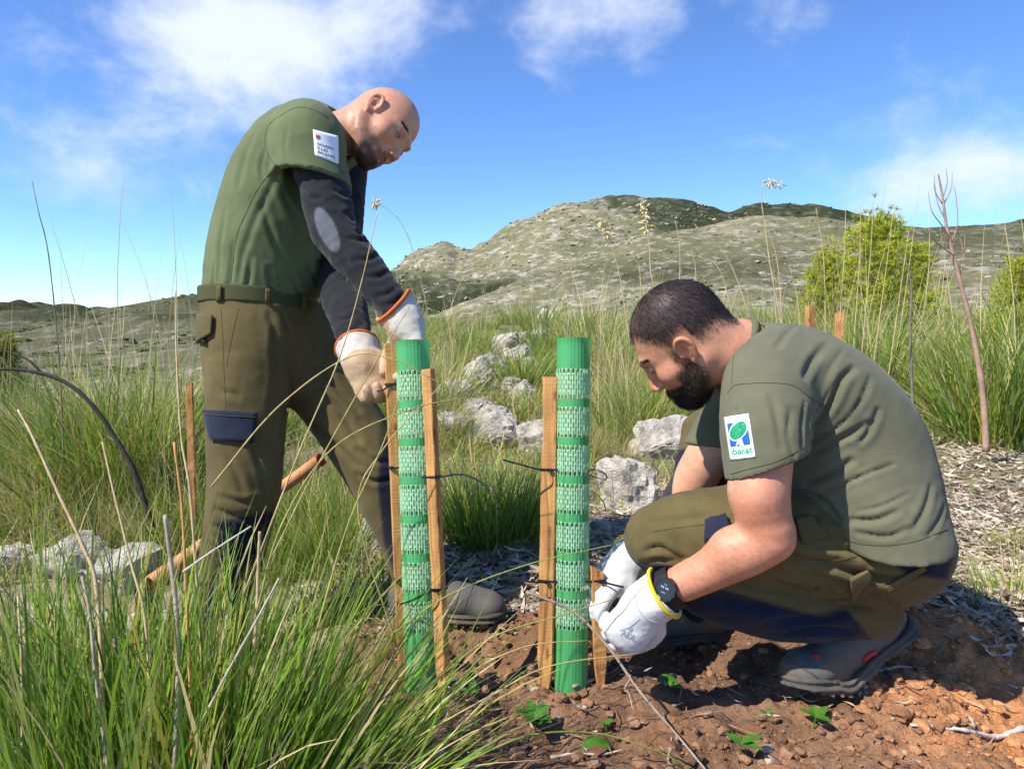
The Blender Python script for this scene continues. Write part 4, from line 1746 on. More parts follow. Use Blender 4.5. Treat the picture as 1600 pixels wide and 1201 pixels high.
# boots
bo = P(688, 950, 1.885)
bo[2] = gz(bo[0], bo[1]) + .002
X_ = V(.97, 0, .10) * np.array([1, 1, 0])
bo2 = P(352, 1040, 1.855)
bo2[2] = gz(bo2[0], bo2[1]) + .002
for o_, x_, hh in ((bo, X_, .16), (bo2, V(.75, 0, .5) * np.array([1, 1, 0]), .16)):
    fu, fs_, TB = boot_parts(o_, x_, (0, 0, 1), 0, hh)
    v, fc = polygonize(fu, .0048)
    bt = add('boot', v, fc, M['boot'], A)
    R3 = frame(x_, (0, 0, 1))
    sq = Surf(v, fc)
    for xs_, nm_ in ((.075, 'toe_cap_seam'), (.045, 'vamp_seam')):
        ring_ = []
        for t_ in np.linspace(-1.25, 1.25, 16):
            c_ = o_ + R3 @ np.array([xs_ + .02 * math.cos(t_ * 1.2), .09 * math.sin(t_), .03 + .09 * math.cos(t_)])
            l_, n_, _, _ = sq.tree.find_nearest(Vector(c_))
            ring_.append(np.array(l_))
        wv, wf = tube_mesh(np.array(ring_), .0018, 5, False)
        add(nm_, wv, wf, M['sole'], bt)
    v, fc = polygonize(fs_, .0042, smooth=0)
    add('sole', v, fc, M['sole'], bt)

# gloves
TAN = np.array([.45, .31, .185])
CREAM = np.array([.55, .50, .43])
axn = unit(wr_n - el_n)
Xr = unit(.35 * axn + .8 * V(.06, -1, 0))
hr, Tr, Fr = hand_sdf(wr_n + .02 * axn, Xr, V(.8, .1, -.5), [(.5, .6, .5)] * 4, [(.5, .8, -.3), (.8, .3, -.5), (.9, 0, -.4)], 1, 1.08)
gr = cuff_sdf(hr, [wr_n - .034 * axn, wr_n + .012 * axn + .012 * Xr], [.051, .043], [.043, .036], None, .034, V(-.1, -.1, 1))
glove_mesh('glove', gr, .0034, A, lambda v: np.where((fbm(v * 25, 2, .5, 6) + (v[:, 0] - wr_n[0]) * 22 < .1)[:, None], TAN * 1.05, CREAM) * (1 + .12 * fbm(v * 40, 2, .5, 8)[:, None]), .0014)
rl = ring_line(wr_n - .034 * axn, -axn, .0485, .0485, V(1, 0, 0), 60, .034, V(-.1, -.1, 1))
tv, tf = tube_mesh(rl, .0042, 7, False)
add('glove_trim', tv, tf, M['orange'], A)
axf = unit(wr_f - el_f)
Xf = unit(V(.50, -.80, .25))
hf, Tf, Ff = hand_sdf(wr_f + .022 * axf, Xf, V(-.35, -.15, -.9), [(.35, .9, .7), (.45, 1.0, .8), (.55, 1.1, .8), (.6, 1.1, .8)], [(.55, .75, -.35), (.85, .25, -.45), (.9, .0, -.45)], -1, 1.12, 0, 1.0)
gf = cuff_sdf(hf, [wr_f - .026 * axf, wr_f + .022 * axf + .012 * Xf], [.051, .043], [.043, .036])
glove_mesh('glove', gf, .0034, A, lambda v: np.where((((v - wr_f) @ axf) < .030)[:, None], CREAM, TAN) * (1 + .14 * fbm(v * 35, 3, .5, 8)[:, None]), .0016, 5)
tv, tf = tube_mesh(ring_line(wr_f - .024 * axf, -axf, .050, .050, V(1, 0, 0), 40), .0040, 7, False)
add('glove_trim', tv, tf, M['orange'], A)

# ================================================================= the crouching man
cB = P(1250, 1000, 1.47)
B = empty('person', (cB[0], cB[1], gz(cB[0], cB[1])))
tag(B, 'crouching dark-haired bearded man in olive t-shirt, tying the right tree guard with white gloves', 'person')
oB = P(1066, 533, 1.42)
fB = unit(V(-.665, -.655, -.36))
uB = V(-.73, .68, .06)
RB = frame(fB, uB)
TB_ = lambda x, y, z: oB + RB @ np.array([x, y, z])
wideB = V(.10, .06, 1)
headB = head_sdf(oB, RB * 1.0, True)
SC_B = .945
headB0 = headB
headB = lambda p: headB0((p - oB) / SC_B + oB) * SC_B
headB.box = headB0.box
shB, elB, wrB = P(1199, 640, 1.285), P(1197, 838, 1.235), P(1040, 924, 1.315)
shB2, elB2, wrB2 = P(1158, 632, 1.585), P(1052, 800, 1.66), P(988, 872, 1.545)
neckB = s_tube([TB_(-.035, 0, -.03), TB_(-.052, 0, -.09), P(1160, 553, 1.435), P(1205, 600, 1.435)], [.058, .062, .070, .066], None, 3)
coreB = s_tube([P(1212, 606, 1.435), P(1300, 660, 1.43), P(1380, 800, 1.43)], [[.14, .075], [.13, .08], [.12, .08]], wideB, 2)
hand_tip = wrB + .035 * unit(P(975, 985, 1.30) - wrB)
armB = s_union([s_tube([shB, P(1192, 700, 1.245), P(1188, 775, 1.235), elB, P(1150, 868, 1.262), P(1092, 898, 1.292), wrB, hand_tip],
                       [.048, .052, .049, .042, .041, .036, .0295, .016], None, 3), s_ell(P(1213, 842, 1.236), (.026, .026, .026)),
                s_ell(P(1180, 770, 1.228), (.036, .048, .040)), s_ell(P(1152, 856, 1.254), (.046, .036, .036))], .03)
armB2 = s_tube([shB2, P(1105, 715, 1.61), elB2, P(1015, 840, 1.60), wrB2, P(965, 900, 1.51)], [.055, .050, .043, .038, .030, .022], None, 3)
bodyB = s_union([headB, neckB, coreB, armB, armB2], [.022, .03, .03, .03])
v, fc = polygonize(bodyB, .0031)
lc = ((v - oB) / SC_B) @ RB
n3 = fbm(v * 150, 2, .5, 19)
bwB = jaw_mask(lc, n3 * .6, cheek=-.004, back0=-.032)
side_lock = sstep(lc[:, 0], -.020, -.006) * (1 - sstep(lc[:, 0], .022, .034)) * sstep(-lc[:, 2], -.03, -.005) * (1 - sstep(-lc[:, 2], .03, .05)) * (np.abs(lc[:, 1]) > .05)
bwB = np.clip(bwB + .5 * side_lock, 0, 1)
# hairline: forehead corner, temple, sideburn, nape
az_ = np.abs(lc[:, 1])
hl = np.where(lc[:, 0] > -.005, .012 + .062 * sstep(lc[:, 0], .0, .075) + .05 * sstep(lc[:, 0], .06, .10) - .015 * (az_ < .03), np.where(lc[:, 0] > -.034, .020, -.045 + .030 * sstep(az_, .02, .06)))
hair = sstep(lc[:, 2] - hl + .006 * n3, -.008, .030) * (lc[:, 2] > -.08)
earm = (az_ > .0775) & (lc[:, 2] < .04)
hair = np.where(earm, 0, hair)
bwB = np.where(earm, 0, bwB)
thin = np.exp(-(((lc - np.array([.045, 0, .105])) / np.array([.035, .04, .04])) ** 2).sum(1))
colB = skin_colors(v, oB, RB / SC_B, SKIN_B, np.clip(bwB * (.50 + .45 * sstep(-lc[:, 2], .045, .085)), 0, 1), (.018, .014, .012), np.clip(hair * (.93 - .25 * thin), 0, 1), (.020, .017, .018))
armd = np.minimum(armB(v), armB2(v))
arm_m = sstep(-armd, -.02, .0)[:, None]
colB = colB * (1 - arm_m * (1 - np.array([1.0, .93, .92])) * 1.0)
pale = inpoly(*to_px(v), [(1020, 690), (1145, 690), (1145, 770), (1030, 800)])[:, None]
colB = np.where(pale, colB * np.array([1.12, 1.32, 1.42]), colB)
add('body', v, fc, M['skin'], B, colors=np.clip(colB, .003, .95))
nB_ = normals(v, fc)
crown = oB + RB @ np.array([-.02, 0, .125])
comb = v - crown
vv, ff, cc = strands(v, nB_, hair * (1 - .45 * thin) + 1e-9, 26000, .0075, .00026, comb, .26, rng_h, (.022, .019, .020), .16)
add('hair', vv, ff, M['hair'], B, False, cc)
vv, ff, cc = strands(v, nB_, bwB ** 1.5 + 1e-9, 13000, .0085, .00028, np.broadcast_to(RB @ np.array([.45, 0, -1.]), (len(v), 3)), .50, rng_h, (.017, .013, .012), .30)
add('beard', vv, ff, M['hair'], B, False, cc)
eye_set(oB, RB * SC_B, B, (.75, 0, -.66), (.35, 0, .94))
brow(oB, RB * SC_B, B, (.025, .018, .015))
# fine dark forearm hairs
du_, dvv = to_px(v)
fw = ((du_ > 1040) & (du_ < 1190) & (dvv > 835) & (dvv < 960) & (np.abs(armB(v)) < .006) & ((v @ FWD) < 1.4)).astype(float)
vv, ff, cc = strands(v, nB_, fw + 1e-9, 1500, .008, .00013, np.broadcast_to(V(-.6, -.7, .2), (len(v), 3)), .35, rng_h, (.20, .105, .065), .3)
add('arm_hair', vv, ff, M['hair'], B, False, cc)

# t-shirt
torsoB = s_tube([P(1170, 556, 1.432), P(1200, 583, 1.432), P(1242, 604, 1.43), P(1306, 655, 1.43), P(1338, 716, 1.43), P(1350, 782, 1.43), P(1354, 850, 1.43)],
                [[.105, .066], [.150, .098], [.172, .114], [.172, .117], [.170, .118], [.182, .117], [.194, .118]], wideB, 3)
bellyB = s_tube([P(1230, 660, 1.43), P(1290, 760, 1.43), P(1330, 850, 1.43)], [[.14, .09], [.175, .115], [.205, .130]], wideB, 2)
slB = s_tube([P(1206, 592, 1.34), P(1199, 625, 1.285), P(1195, 680, 1.252), P(1198, 745, 1.238)], [.088, .082, .0755, .0705], None, 2)
hemB = s_half(P(1198, 727, 1.24), V(.36, -.93, .05))
holeB = s_tube([P(1197, 790, 1.232), P(1198, 730, 1.24), P(1196, 690, 1.25)], [.062, .0585, .050], None, 1)
slB2 = s_tube([P(1180, 600, 1.53), P(1155, 640, 1.58), P(1112, 708, 1.615)], [.080, .072, .066], None, 2)
hemB2 = s_half(P(1116, 697, 1.61), V(-.10, -.99, 0))
nhB = s_tube([TB_(-.06, 0, -.085), P(1146, 548, 1.435)], [.072, .060], None, 1)
hemBody0, hemBody1 = s_half(P(1372, 826, 1.43), V(.10, -.98, -.09)), s_half(P(1292, 832, 1.30), V(-.72, -.70, 0))
hemBody = lambda p: smax(hemBody0(p), hemBody1(p), .04)


def shirtB(p):
    d = np.maximum(smin(torsoB(p), bellyB(p), .04), hemBody(p))
    s = smax(np.maximum(slB(p), hemB(p)), -holeB(p), .003)
    d = smin(d, s, .022)
    d = smin(d, np.maximum(slB2(p), hemB2(p)), .022)
    return smax(d, -nhB(p), .006)


shirtB.box = (np.min([torsoB.box[0], slB.box[0], slB2.box[0]], 0) - .02, np.max([torsoB.box[1], slB.box[1], slB2.box[1]], 0) + .02)
v, fc = polygonize(shirtB, .0046, project=1, smooth=2)
sS = Surf(v, fc)
fb = [([(1300, 600), (1284, 628), (1268, 650)], .006, .006), ([(1345, 625), (1322, 655), (1290, 680), (1266, 690)], .006, .007), ([(1395, 725), (1350, 742), (1300, 765), (1268, 778)], .006, .007), ([(1420, 770), (1380, 790), (1335, 800)], .006, .005), ([(1318, 545), (1300, 570), (1290, 590)], .007, .004), ([(1332, 576), (1314, 593), (1304, 616), (1291, 640), (1268, 668)], .011, .013), ([(1356, 660), (1335, 674), (1304, 690), (1270, 708)], .010, .010),
      ([(1372, 640), (1358, 672), (1345, 688)], .009, .009), ([(1330, 720), (1300, 738), (1262, 755)], .011, .012), 
      ([(1290, 538), (1268, 566), (1256, 590)], .012, .008), ([(1245, 505), (1230, 520), (1212, 545)], .010, .006), 
      ([(1455, 760), (1445, 795), (1425, 830)], .010, .007),
      ([(1400, 800), (1370, 812), (1330, 812)], .010, .009), ([(1420, 825), (1385, 838), (1340, 832)], .008, .007),
      ([(1256, 630), (1252, 660), (1252, 700)], .007, .006), ([(1262, 640), (1272, 655), (1266, 672)], .006, .006),
      ([(1180, 505), (1168, 530), (1160, 560)], .007, .005), ([(1205, 620), (1215, 660), (1222, 700)], .010, .005), ([(1150, 640), (1160, 690), (1165, 730)], .009, .004),
      ([(1235, 640), (1230, 680), (1240, 712)], .009, .005), ([(1475, 790), (1465, 815), (1450, 838)], .008, .006), ([(1360, 590), (1350, 615), (1338, 640)], .010, .005),
      ([(1262, 770), (1290, 785), (1310, 812)], .010, .010)]
v = fold(v, fc, sS, [(a_, b_ * .68, c_ * .80) for a_, b_, c_ in fb])
v = wrinkle(v, fc, .0009, 10, 71, aligned(V(.6, .6, 0), .4))
v = relax(v, fc, .3)
nz = fbm(v * 6, 3, .5, 14)[:, None]
shB_o = add('t_shirt', v, fc, M['shirt'], B, colors=np.array([.132, .130, .080]) * (1 + .08 * nz))
sS = Surf(v, fc)
seam(shB_o, sS, [(1137, 614), (1146, 603), (1160, 600), (1200, 598), (1238, 602), (1262, 618), (1292, 638)])
seam(shB_o, sS, [(1170, 500), (1152, 525), (1146, 560), (1143, 600)])
seam(shB_o, sS, [(1142, 740), (1180, 730), (1215, 720), (1256, 699)])
seam(shB_o, sS, [(1268, 795), (1300, 832), (1350, 850), (1420, 848), (1480, 826)])
cr = ring_line(P(1150, 550, 1.433), P(1135, 545, 1.43) - P(1180, 566, 1.43), .076, .070, wideB, 44)
cv, cf = tube_mesh(cr, .0075, 7, False)
add('collar', cv, cf, M['shirt'], shB_o, colors=np.broadcast_to(np.array([.11, .115, .065]), (len(cv), 3)))
quadB = [(1132, 652), (1170, 646), (1181, 714), (1142, 719)]
pb = print_on('sleeve_patch', sS, quadB, [grid_poly(0, 0, 1, 1, 12, 16)], M['white'], shB_o, .0016)
pb.modifiers.new('thickness', 'SOLIDIFY').thickness = .0014
print_on('emblem_ground', sS, quadB, [grid_poly(.10, .16, .88, .70, 10, 10)], M['inkblue'], pb, .0020)
wl_ = [disc_poly(.50, .35, .40, .205, 26, -.30), ([(.42, .54), (.56, .53), (.66, .71), (.30, .71)], [(0, 3, 2, 1)])]
print_on('emblem_outline', sS, quadB, wl_, M['white'], pb, .0024)
print_on('emblem_tree', sS, quadB, [disc_poly(.50, .35, .355, .17, 26, -.30), ([(.46, .56), (.53, .56), (.60, .71), (.36, .71)], [(0, 3, 2, 1)])], M['inkgreen'], pb, .0028)
print_on('lettering', sS, quadB, [text_poly('ibanat', .10, .735, .92, .89, .02)], M['inkgreen'], pb, .0020)

# trousers
hipB = s_tube([P(1370, 800, 1.43), P(1378, 838, 1.43), P(1366, 866, 1.43)], [[.150, .095], [.156, .104], [.150, .092]], wideB, 2)
thighN = s_tube([P(1380, 852, 1.40), P(1300, 848, 1.372), P(1180, 832, 1.36), P(1080, 832, 1.365), P(1026, 838, 1.375)], [.104, .100, .092, .078, .060], None, 3)
shinN = s_tube([P(1030, 846, 1.378), P(1110, 905, 1.385), P(1220, 935, 1.40), P(1318, 945, 1.42), P(1362, 950, 1.435)], [.060, .072, .078, .066, .058], None, 3)
thighF = s_tube([P(1370, 850, 1.52), P(1240, 760, 1.65), P(1112, 678, 1.77)], [.11, .09, .068], None, 2)
shinF = s_tube([P(1105, 682, 1.77), P(1088, 770, 1.765), P(1072, 880, 1.76), P(1078, 940, 1.765)], [.062, .062, .058, .060], None, 3)


def trouB(p):
    d = smin(hipB(p), thighN(p), .04)
    d = smin(d, shinN(p), .012)
    d = smin(d, thighF(p), .03)
    return smin(d, shinF(p), .02)


trouB.box = (np.min([q.box[0] for q in (hipB, thighN, shinN, thighF, shinF)], 0), np.max([q.box[1] for q in (hipB, thighN, shinN, thighF, shinF)], 0))
v, fc = polygonize(trouB, .0054)
sP = sP0 = Surf(v, fc)
fp = [([(1235, 868), (1290, 880), (1340, 896), (1400, 905)], .010, .016), ([(1255, 850), (1310, 855), (1360, 868)], .009, .009), ([(1250, 835), (1300, 838), (1345, 842)], .009, .008),
      ([(1262, 862), (1310, 872), (1350, 885)], .008, .008), ([(1240, 880), (1290, 900), (1330, 912)], .010, .010), ([(1200, 905), (1260, 918), (1300, 925), (1340, 918)], .009, .010),
      ([(1262, 925), (1285, 910), (1300, 922)], .008, .008), ([(1120, 935), (1180, 945), (1230, 950)], .012, .010), ([(1200, 970), (1260, 965), (1320, 955)], .010, .010),
      ([(1230, 985), (1280, 980), (1330, 985)], .009, .009), ([(1010, 862), (1030, 855), (1055, 868), (1070, 872)], .008, .008), ([(1005, 878), (1035, 872), (1070, 880)], .007, .008),
      ([(1340, 830), (1330, 850), (1338, 870)], .008, .006), ([(1280, 800), (1262, 815), (1258, 838)], .009, .008), ([(1360, 925), (1385, 935), (1400, 950)], .008, .006),
      ([(1020, 815), (1060, 812), (1110, 806)], .009, .003), ([(1405, 900), (1425, 895), (1445, 885)], .008, .006), ([(1300, 955), (1330, 945), (1365, 948)], .008, .007)]
v = fold(v, fc, sP, fp)
v = wrinkle(v, fc, .0020, 10, 81, aligned(V(1, -.25, 0), .4))
v = relax(v, fc, .3)
u_, v_ = to_px(v)
deep = v @ FWD
nv = poly_mask(u_, v_, [(1000, 878), (1060, 884), (1100, 912), (1180, 935), (1280, 962), (1322, 950), (1372, 1010), (1340, 1060), (900, 1060), (960, 900)]) * (deep < 1.56)
nv = np.maximum(nv, poly_mask(u_, v_, [(1030, 708), (1110, 694), (1130, 990), (1000, 1000)]) * (deep > 1.62))
nv = np.maximum(nv, poly_mask(u_, v_, [(1372, 862), (1500, 835), (1480, 905), (1420, 898), (1398, 882)]) * (deep < 1.62))
dust = np.clip(fbm(v * 9, 3, .55, 66), 0, 1)[:, None] * .5 * sstep(v_, 930, 1000)[:, None]
nm = nv[:, None]
cl = (OLIVE * (1 + .20 * fbm(v * 6, 3, .5, 63)[:, None])) * (1 - nm) + NAVY * 1.25 * nm
trB = add('trousers', v, fc, M['trouser'], B, colors=cl * (1 - dust) + np.array([.12, .075, .045]) * dust)
sP = Surf(v, fc)
seam(trB, sP, [(1020, 830), (1060, 824), (1110, 818)], 'seam_b')
seam(trB, sP, [(1180, 935), (1225, 950), (1282, 960), (1300, 948), (1330, 946)], 'seam_b')
seam(trB, sP, [(1240, 866), (1290, 876), (1345, 868), (1390, 860)], 'seam_b')
flap(trB, sP, [(1102, 815), (1132, 804), (1138, 822), (1100, 846)], M['trouser'], .010, .008, 'thigh_pocket_flap', NAVY * 1.6)['label'] = 'navy flap of the thigh pocket'
flap(trB, sP0, [(1326, 900), (1352, 888), (1358, 896), (1330, 934)], M['trouser'], .007, .006, 'calf_pocket_flap', OLIVE * 1.05)
flap(trB, sP0, [(1382, 912), (1440, 882), (1444, 888), (1386, 920)], M['trouser'], .006, .006, 'seat_pocket_edge', OLIVE * 1.1)
flap(trB, sP0, [(1240, 812), (1262, 806), (1292, 838), (1250, 846)], M['trouser'], .008, .006, 'hip_pocket_flap', OLIVE * 1.0)

# boots: the near one rests on its toes, the far one is flat
heel, ball = P(1410, 988, 1.475), P(1300, 1100, 1.405)
ball[2] = max(ball[2], gz(ball[0], ball[1]) + .002)
Xb = unit(ball - heel)
ctr = ball - .07 * Xb
Zb = unit(np.cross(Xb, V(.25, .1, 1)))
Zb = Zb if Zb[2] > 0 else -Zb
fu, fs_, TBn = boot_parts(ctr, Xb, Zb, .50, .13, 1.05)
v, fc = polygonize(fu, .0046)
v = wrinkle(v, fc, .0012, 26, 91)
bt = add('boot', v, fc, M['boot'], B)
sb_ = Surf(v, fc)
v, fc = polygonize(fs_, .0038, smooth=0)
add('sole', v, fc, M['sole'], bt)
seam(bt, sb_, [(1252, 1042), (1275, 1056), (1302, 1074), (1320, 1066), (1336, 1045)], 'sole', .0018, .0006, 'welt')
lv, lf = tube_mesh(catmull([TBn(-.145, .01, .035), TBn(-.152, 0, .05), TBn(-.150, -.005, .07)], 4), .010, 8)
add_any('heel_tab', lv, lf, M['red'], bt)
lv, lf = tube_mesh(catmull([sb_.hit(1348, 1030)[0], sb_.hit(1358, 1022)[0], sb_.hit(1368, 1018)[0]], 4), .006, 8)
add_any('arch_insert', lv, lf, M['red'], bt)
lv, lf = tube_mesh(np.array([sb_.hit(1271, 1022)[0], sb_.hit(1280, 1028)[0]]), .005, 8)
add_any('lace_hook', lv, lf, M['red'], bt)
fb_o = P(1062, 985, 1.755)
fb_o[2] = gz(fb_o[0], fb_o[1]) + .002
fu, fs_, _t = boot_parts(fb_o, V(-.96, 0, .15) * np.array([1, 1, 0]), (0, 0, 1), 0, .14)
v, fc = polygonize(fu, .0055)
bt = add('boot', v, fc, M['boot'], B)
v, fc = polygonize(fs_, .0048, smooth=0)
add('sole', v, fc, M['sole'], bt)

# gloves
WHITEG = np.array([.60, .60, .59])
axb = unit(wrB - elB)
XB = unit(V(-.62, -.76, .05))
hB, TBh, FBh = hand_sdf(wrB + .034 * axb, XB, V(.25, .28, .92), [(.75, .75, .5), (.80, .8, .55), (.85, .85, .6), (.9, .85, .6)], [(.45, .75, -.45), (.8, .2, -.55), (.85, -.1, -.5)], 1, 1.04, 0, 1.0)
gB = cuff_sdf(hB, [wrB + .002 * axb, wrB + .036 * axb + .012 * XB], [.046, .042], [.042, .036])
tips = [TBh(.12, y, -.055) for y in (.03, .01, -.01, -.03)]


def colw(v):
    d = np.min([np.linalg.norm(v - t, axis=1) for t in tips], 0)
    dirt = np.clip(1.1 - d / .030 + .5 * fbm(v * 60, 3, .5, 3), 0, 1)[:, None]
    return WHITEG * (1 + .05 * fbm(v * 40, 2, .5, 8)[:, None]) * (1 - .75 * dirt) + np.array([.16, .10, .06]) * .75 * dirt


go, v, fc = glove_mesh('glove', gB, .0030, B, colw, .0011, 23)
sg = Surf(v, fc)
seam(go, sg, [(992, 925), (996, 948), (1012, 968), (1030, 972)], 'inkgrey', .0008, .0003)
seam(go, sg, [(1000, 966), (985, 978), (968, 985)], 'inkgrey', .0006, .0003)
print_on('glove_print', sg, [(972, 972), (1000, 985), (994, 1004), (966, 991)], [text_poly('ADL', .1, .45, .95, .95, .01), disc_poly(.5, .2, .12, .2, 12, 0, 1)], M['inkgrey'], go, .0008)
tv, tf = tube_mesh(ring_line(wrB + .003 * axb, -axb, .0475, .0475, V(1, 0, 0), 44), .0040, 7, False)
add('glove_trim', tv, tf, M['yellow'], B)
axb2 = unit(wrB2 - elB2)
XB2 = unit(V(-.72, -.45, .45))
hB2, T2, F2 = hand_sdf(wrB2 + .030 * axb2, XB2, V(-.15, .92, .30), [(.5, .7, .5), (.6, .8, .5), (.65, .85, .5), (.7, .85, .5)], [(.5, .7, -.4), (.8, .2, -.5), (.9, .0, -.4)], 1, 1.03, 0, .98)
gB2 = cuff_sdf(hB2, [wrB2 - .012 * axb2, wrB2 + .030 * axb2 + .012 * XB2], [.049, .043], [.045, .038])
glove_mesh('glove', gB2, .0034, B, lambda v: WHITEG * (1 + .06 * fbm(v * 40, 2, .5, 8)[:, None]), .0012, 33)
tv, tf = tube_mesh(ring_line(wrB2 - .011 * axb2, -axb2, .0505, .0505, V(1, 0, 0), 44), .0040, 7, False)
add('glove_trim', tv, tf, M['yellow'], B)

# watch
wc = wrB - .016 * axb
watch = None
st = ring_line(wc, axb, .0365, .0365, V(1, 0, 0), 36)
bx = []
for p_ in st[:-1]:
    r_ = unit(p_ - wc)
    bx.append([p_ - axb * .012, p_ + axb * .012, p_ + axb * .012 + r_ * .0035, p_ - axb * .012 + r_ * .0035])
sv = np.array(bx).reshape(-1, 3)
k_ = 36
sf_ = np.array([[i * 4 + a, ((i + 1) % k_) * 4 + a, ((i + 1) % k_) * 4 + (a + 1) % 4, i * 4 + (a + 1) % 4] for i in range(k_) for a in range(4)])
watch = add('watch', sv, sf_, M['rubber'], B, smooth=False)
dn = unit(V(-.25, .35, .90) - (V(-.25, .35, .90) @ axb) * axb)
dc = wc + dn * .037


def disc_ring(c, n, r0, r1, h, seg=36, lobes=0):
    n = unit(n)
    a = unit(np.cross(n, [.3, .8, .2]))
    b = np.cross(n, a)
    t = np.arange(seg) / seg * 2 * math.pi
    rr = r1 * (1 + (.035 * np.sign(np.sin(t * lobes)) if lobes else 0))
    e = np.cos(t)[:, None] * a + np.sin(t)[:, None] * b
    rings = [c + e * rr[:, None] if lobes else c + e * r1, (c + n * h) + (e * rr[:, None] if lobes else e * r1), (c + n * h) + e * r0]
    v = np.vstack(rings + [(c + n * h * .8)[None]])
    f = []
    for k in range(2):
        for i in range(seg):
            j = (i + 1) % seg
            f.append((k * seg + i, k * seg + j, (k + 1) * seg + j, (k + 1) * seg + i))
    return v, f, seg


vv, ff, sg_ = disc_ring(dc - dn * .004, dn, .0165, .0215, .011, 48, 12)
add_any('bezel', vv[:-1], ff, M['rubber'], watch, smooth=False)
vv, ff, sg_ = disc_ring(dc - dn * .004, dn, .001, .0170, .0095, 32)
dial = add_any('dial', vv[:-1], ff, M['glass'], watch, smooth=False)
tv, tf = [], []
ta = unit(np.cross(dn, axb))
tx, tyy = ta * -1, axb
ex = unit(V(1, -.35, 0) - (V(1, -.35, 0) @ dn) * dn)
ey = unit(V(.35, 1, 0) - (V(.35, 1, 0) @ dn) * dn)
for x0_, y0_, w_, h_ in [(-.007, .0015, .0022, .004), (-.0035, .0015, .0022, .004), (.0015, .0015, .0022, .004), (.005, .0015, .0022, .004), (-.004, -.006, .008, .0012), (-.003, .0085, .006, .0010)]:
    b0 = len(tv)
    tv += [dc + dn * .0064 + ex * (x0_ + q_ * w_) + ey * (y0_ + k_ * h_) for q_, k_ in ((0, 0), (1, 0), (1, 1), (0, 1))]
    tf.append((b0, b0 + 1, b0 + 2, b0 + 3))
add_any('display_marks', np.array(tv), tf, M['inkgrey'], dial)['kind'] = 'stuff'

# ------------------------------------------------------------------ tree guards
def basis(a):
    a = unit(a)
    x = unit(V(1, 0, 0) - (V(1, 0, 0) @ a) * a)
    return x, np.cross(a, x), a


def tree_guard(top, bot, r, label):
    x, y, ax = basis(top - bot)
    H = np.linalg.norm(top - bot)
    root = empty('tree_guard', bot)
    tag(root, label, 'tree guard', 'green plastic tree guards')
    rng = np.random.default_rng(int(H * 1e5) % 1000)

    def pt(th, z, rad):
        return bot + z[..., None] * ax + rad[..., None] * (np.cos(th)[..., None] * x + np.sin(th)[..., None] * y)

    def smooth_band(z0, z1, name='smooth_band', flare=0.0):
        seg = 128
        m = max(3, int((z1 - z0) / .008))
        th = np.arange(seg) / seg * 2 * math.pi
        z = np.linspace(z0, z1, m)
        T, Z = np.meshgrid(th, z)
        rib = .0003 * np.sin(T * 30) + .0006 * vnoise(np.stack([T.ravel() * 3, Z.ravel() * 20, T.ravel() * 0], -1), 4).reshape(T.shape)
        # slight out-of-round at the cut ends
        rad = r + rib + flare * sstep(Z, z1 - .006, z1)
        v = pt(T, Z, rad).reshape(-1, 3)
        i = np.arange(m - 1)[:, None] * seg
        j = np.arange(seg)[None]
        k = (j + 1) % seg
        f = np.stack([i + j, i + k, i + seg + k, i + seg + j], -1).reshape(-1, 4)
        o = add(name, v, f, M['guard'], root)
        return o

    def mesh_band(z0, z1):
        cols, rows = 44, 3
        ch = (z1 - z0) / (rows + .5)
        vs, fs = [], []
        for c in range(cols):
            a0, a1 = c / cols * 2 * math.pi, (c + 1) / cols * 2 * math.pi
            for rr in range(rows):
                zb = z0 + (rr + .5 * (c % 2)) * ch
                zt = zb + ch
                w, hh = .34, .14
                ai, aj = a0 + (a1 - a0) * w, a1 - (a1 - a0) * w
                zi, zj = zb + hh * ch, zt - hh * ch
                th = np.array([a0, a1, a1, a0, ai, aj, aj, ai])
                zz = np.array([zb, zb, zt, zt, zi, zi, zj, zj])
                rd = np.array([r + .0004] * 4 + [r + .0012] * 4) + rng.normal() * .0002
                n = len(vs) * 8
                vs.append(pt(th, zz, rd))
                fs += [(n, n + 1, n + 5, n + 4), (n + 1, n + 2, n + 6, n + 5), (n + 2, n + 3, n + 7, n + 6), (n + 3, n, n + 4, n + 7)]
        o = add('mesh_band', np.vstack(vs), np.array(fs), M['net'], root, smooth=False)
        return o
    s = H / .735
    z = H
    smooth_band(z - .065 * s, z, flare=.0025)
    z -= .065 * s
    for i in range(7):
        mesh_band(z - .0625 * s, z + .001)
        z -= .0605 * s
        if i < 6:
            smooth_band(z - .0190 * s, z)
            z -= .0185 * s
    smooth_band(0, z, 'skirt_band')
    return root


tgL_top, tgL_bot = P(645, 534, 1.515), P(661, 1086, 1.462)
tgR_top, tgR_bot = P(896, 529, 1.495), P(892, 1077, 1.485)
for b_ in (tgL_bot, tgR_bot):
    b_[2] = min(b_[2], gz(b_[0], b_[1]) + .004)
tree_guard(tgL_top, tgL_bot, .0352, 'green perforated tube guard leaning slightly beside the standing man')
tree_guard(tgR_top, tgR_bot, .0348, 'upright green perforated tube guard beside the crouching man')


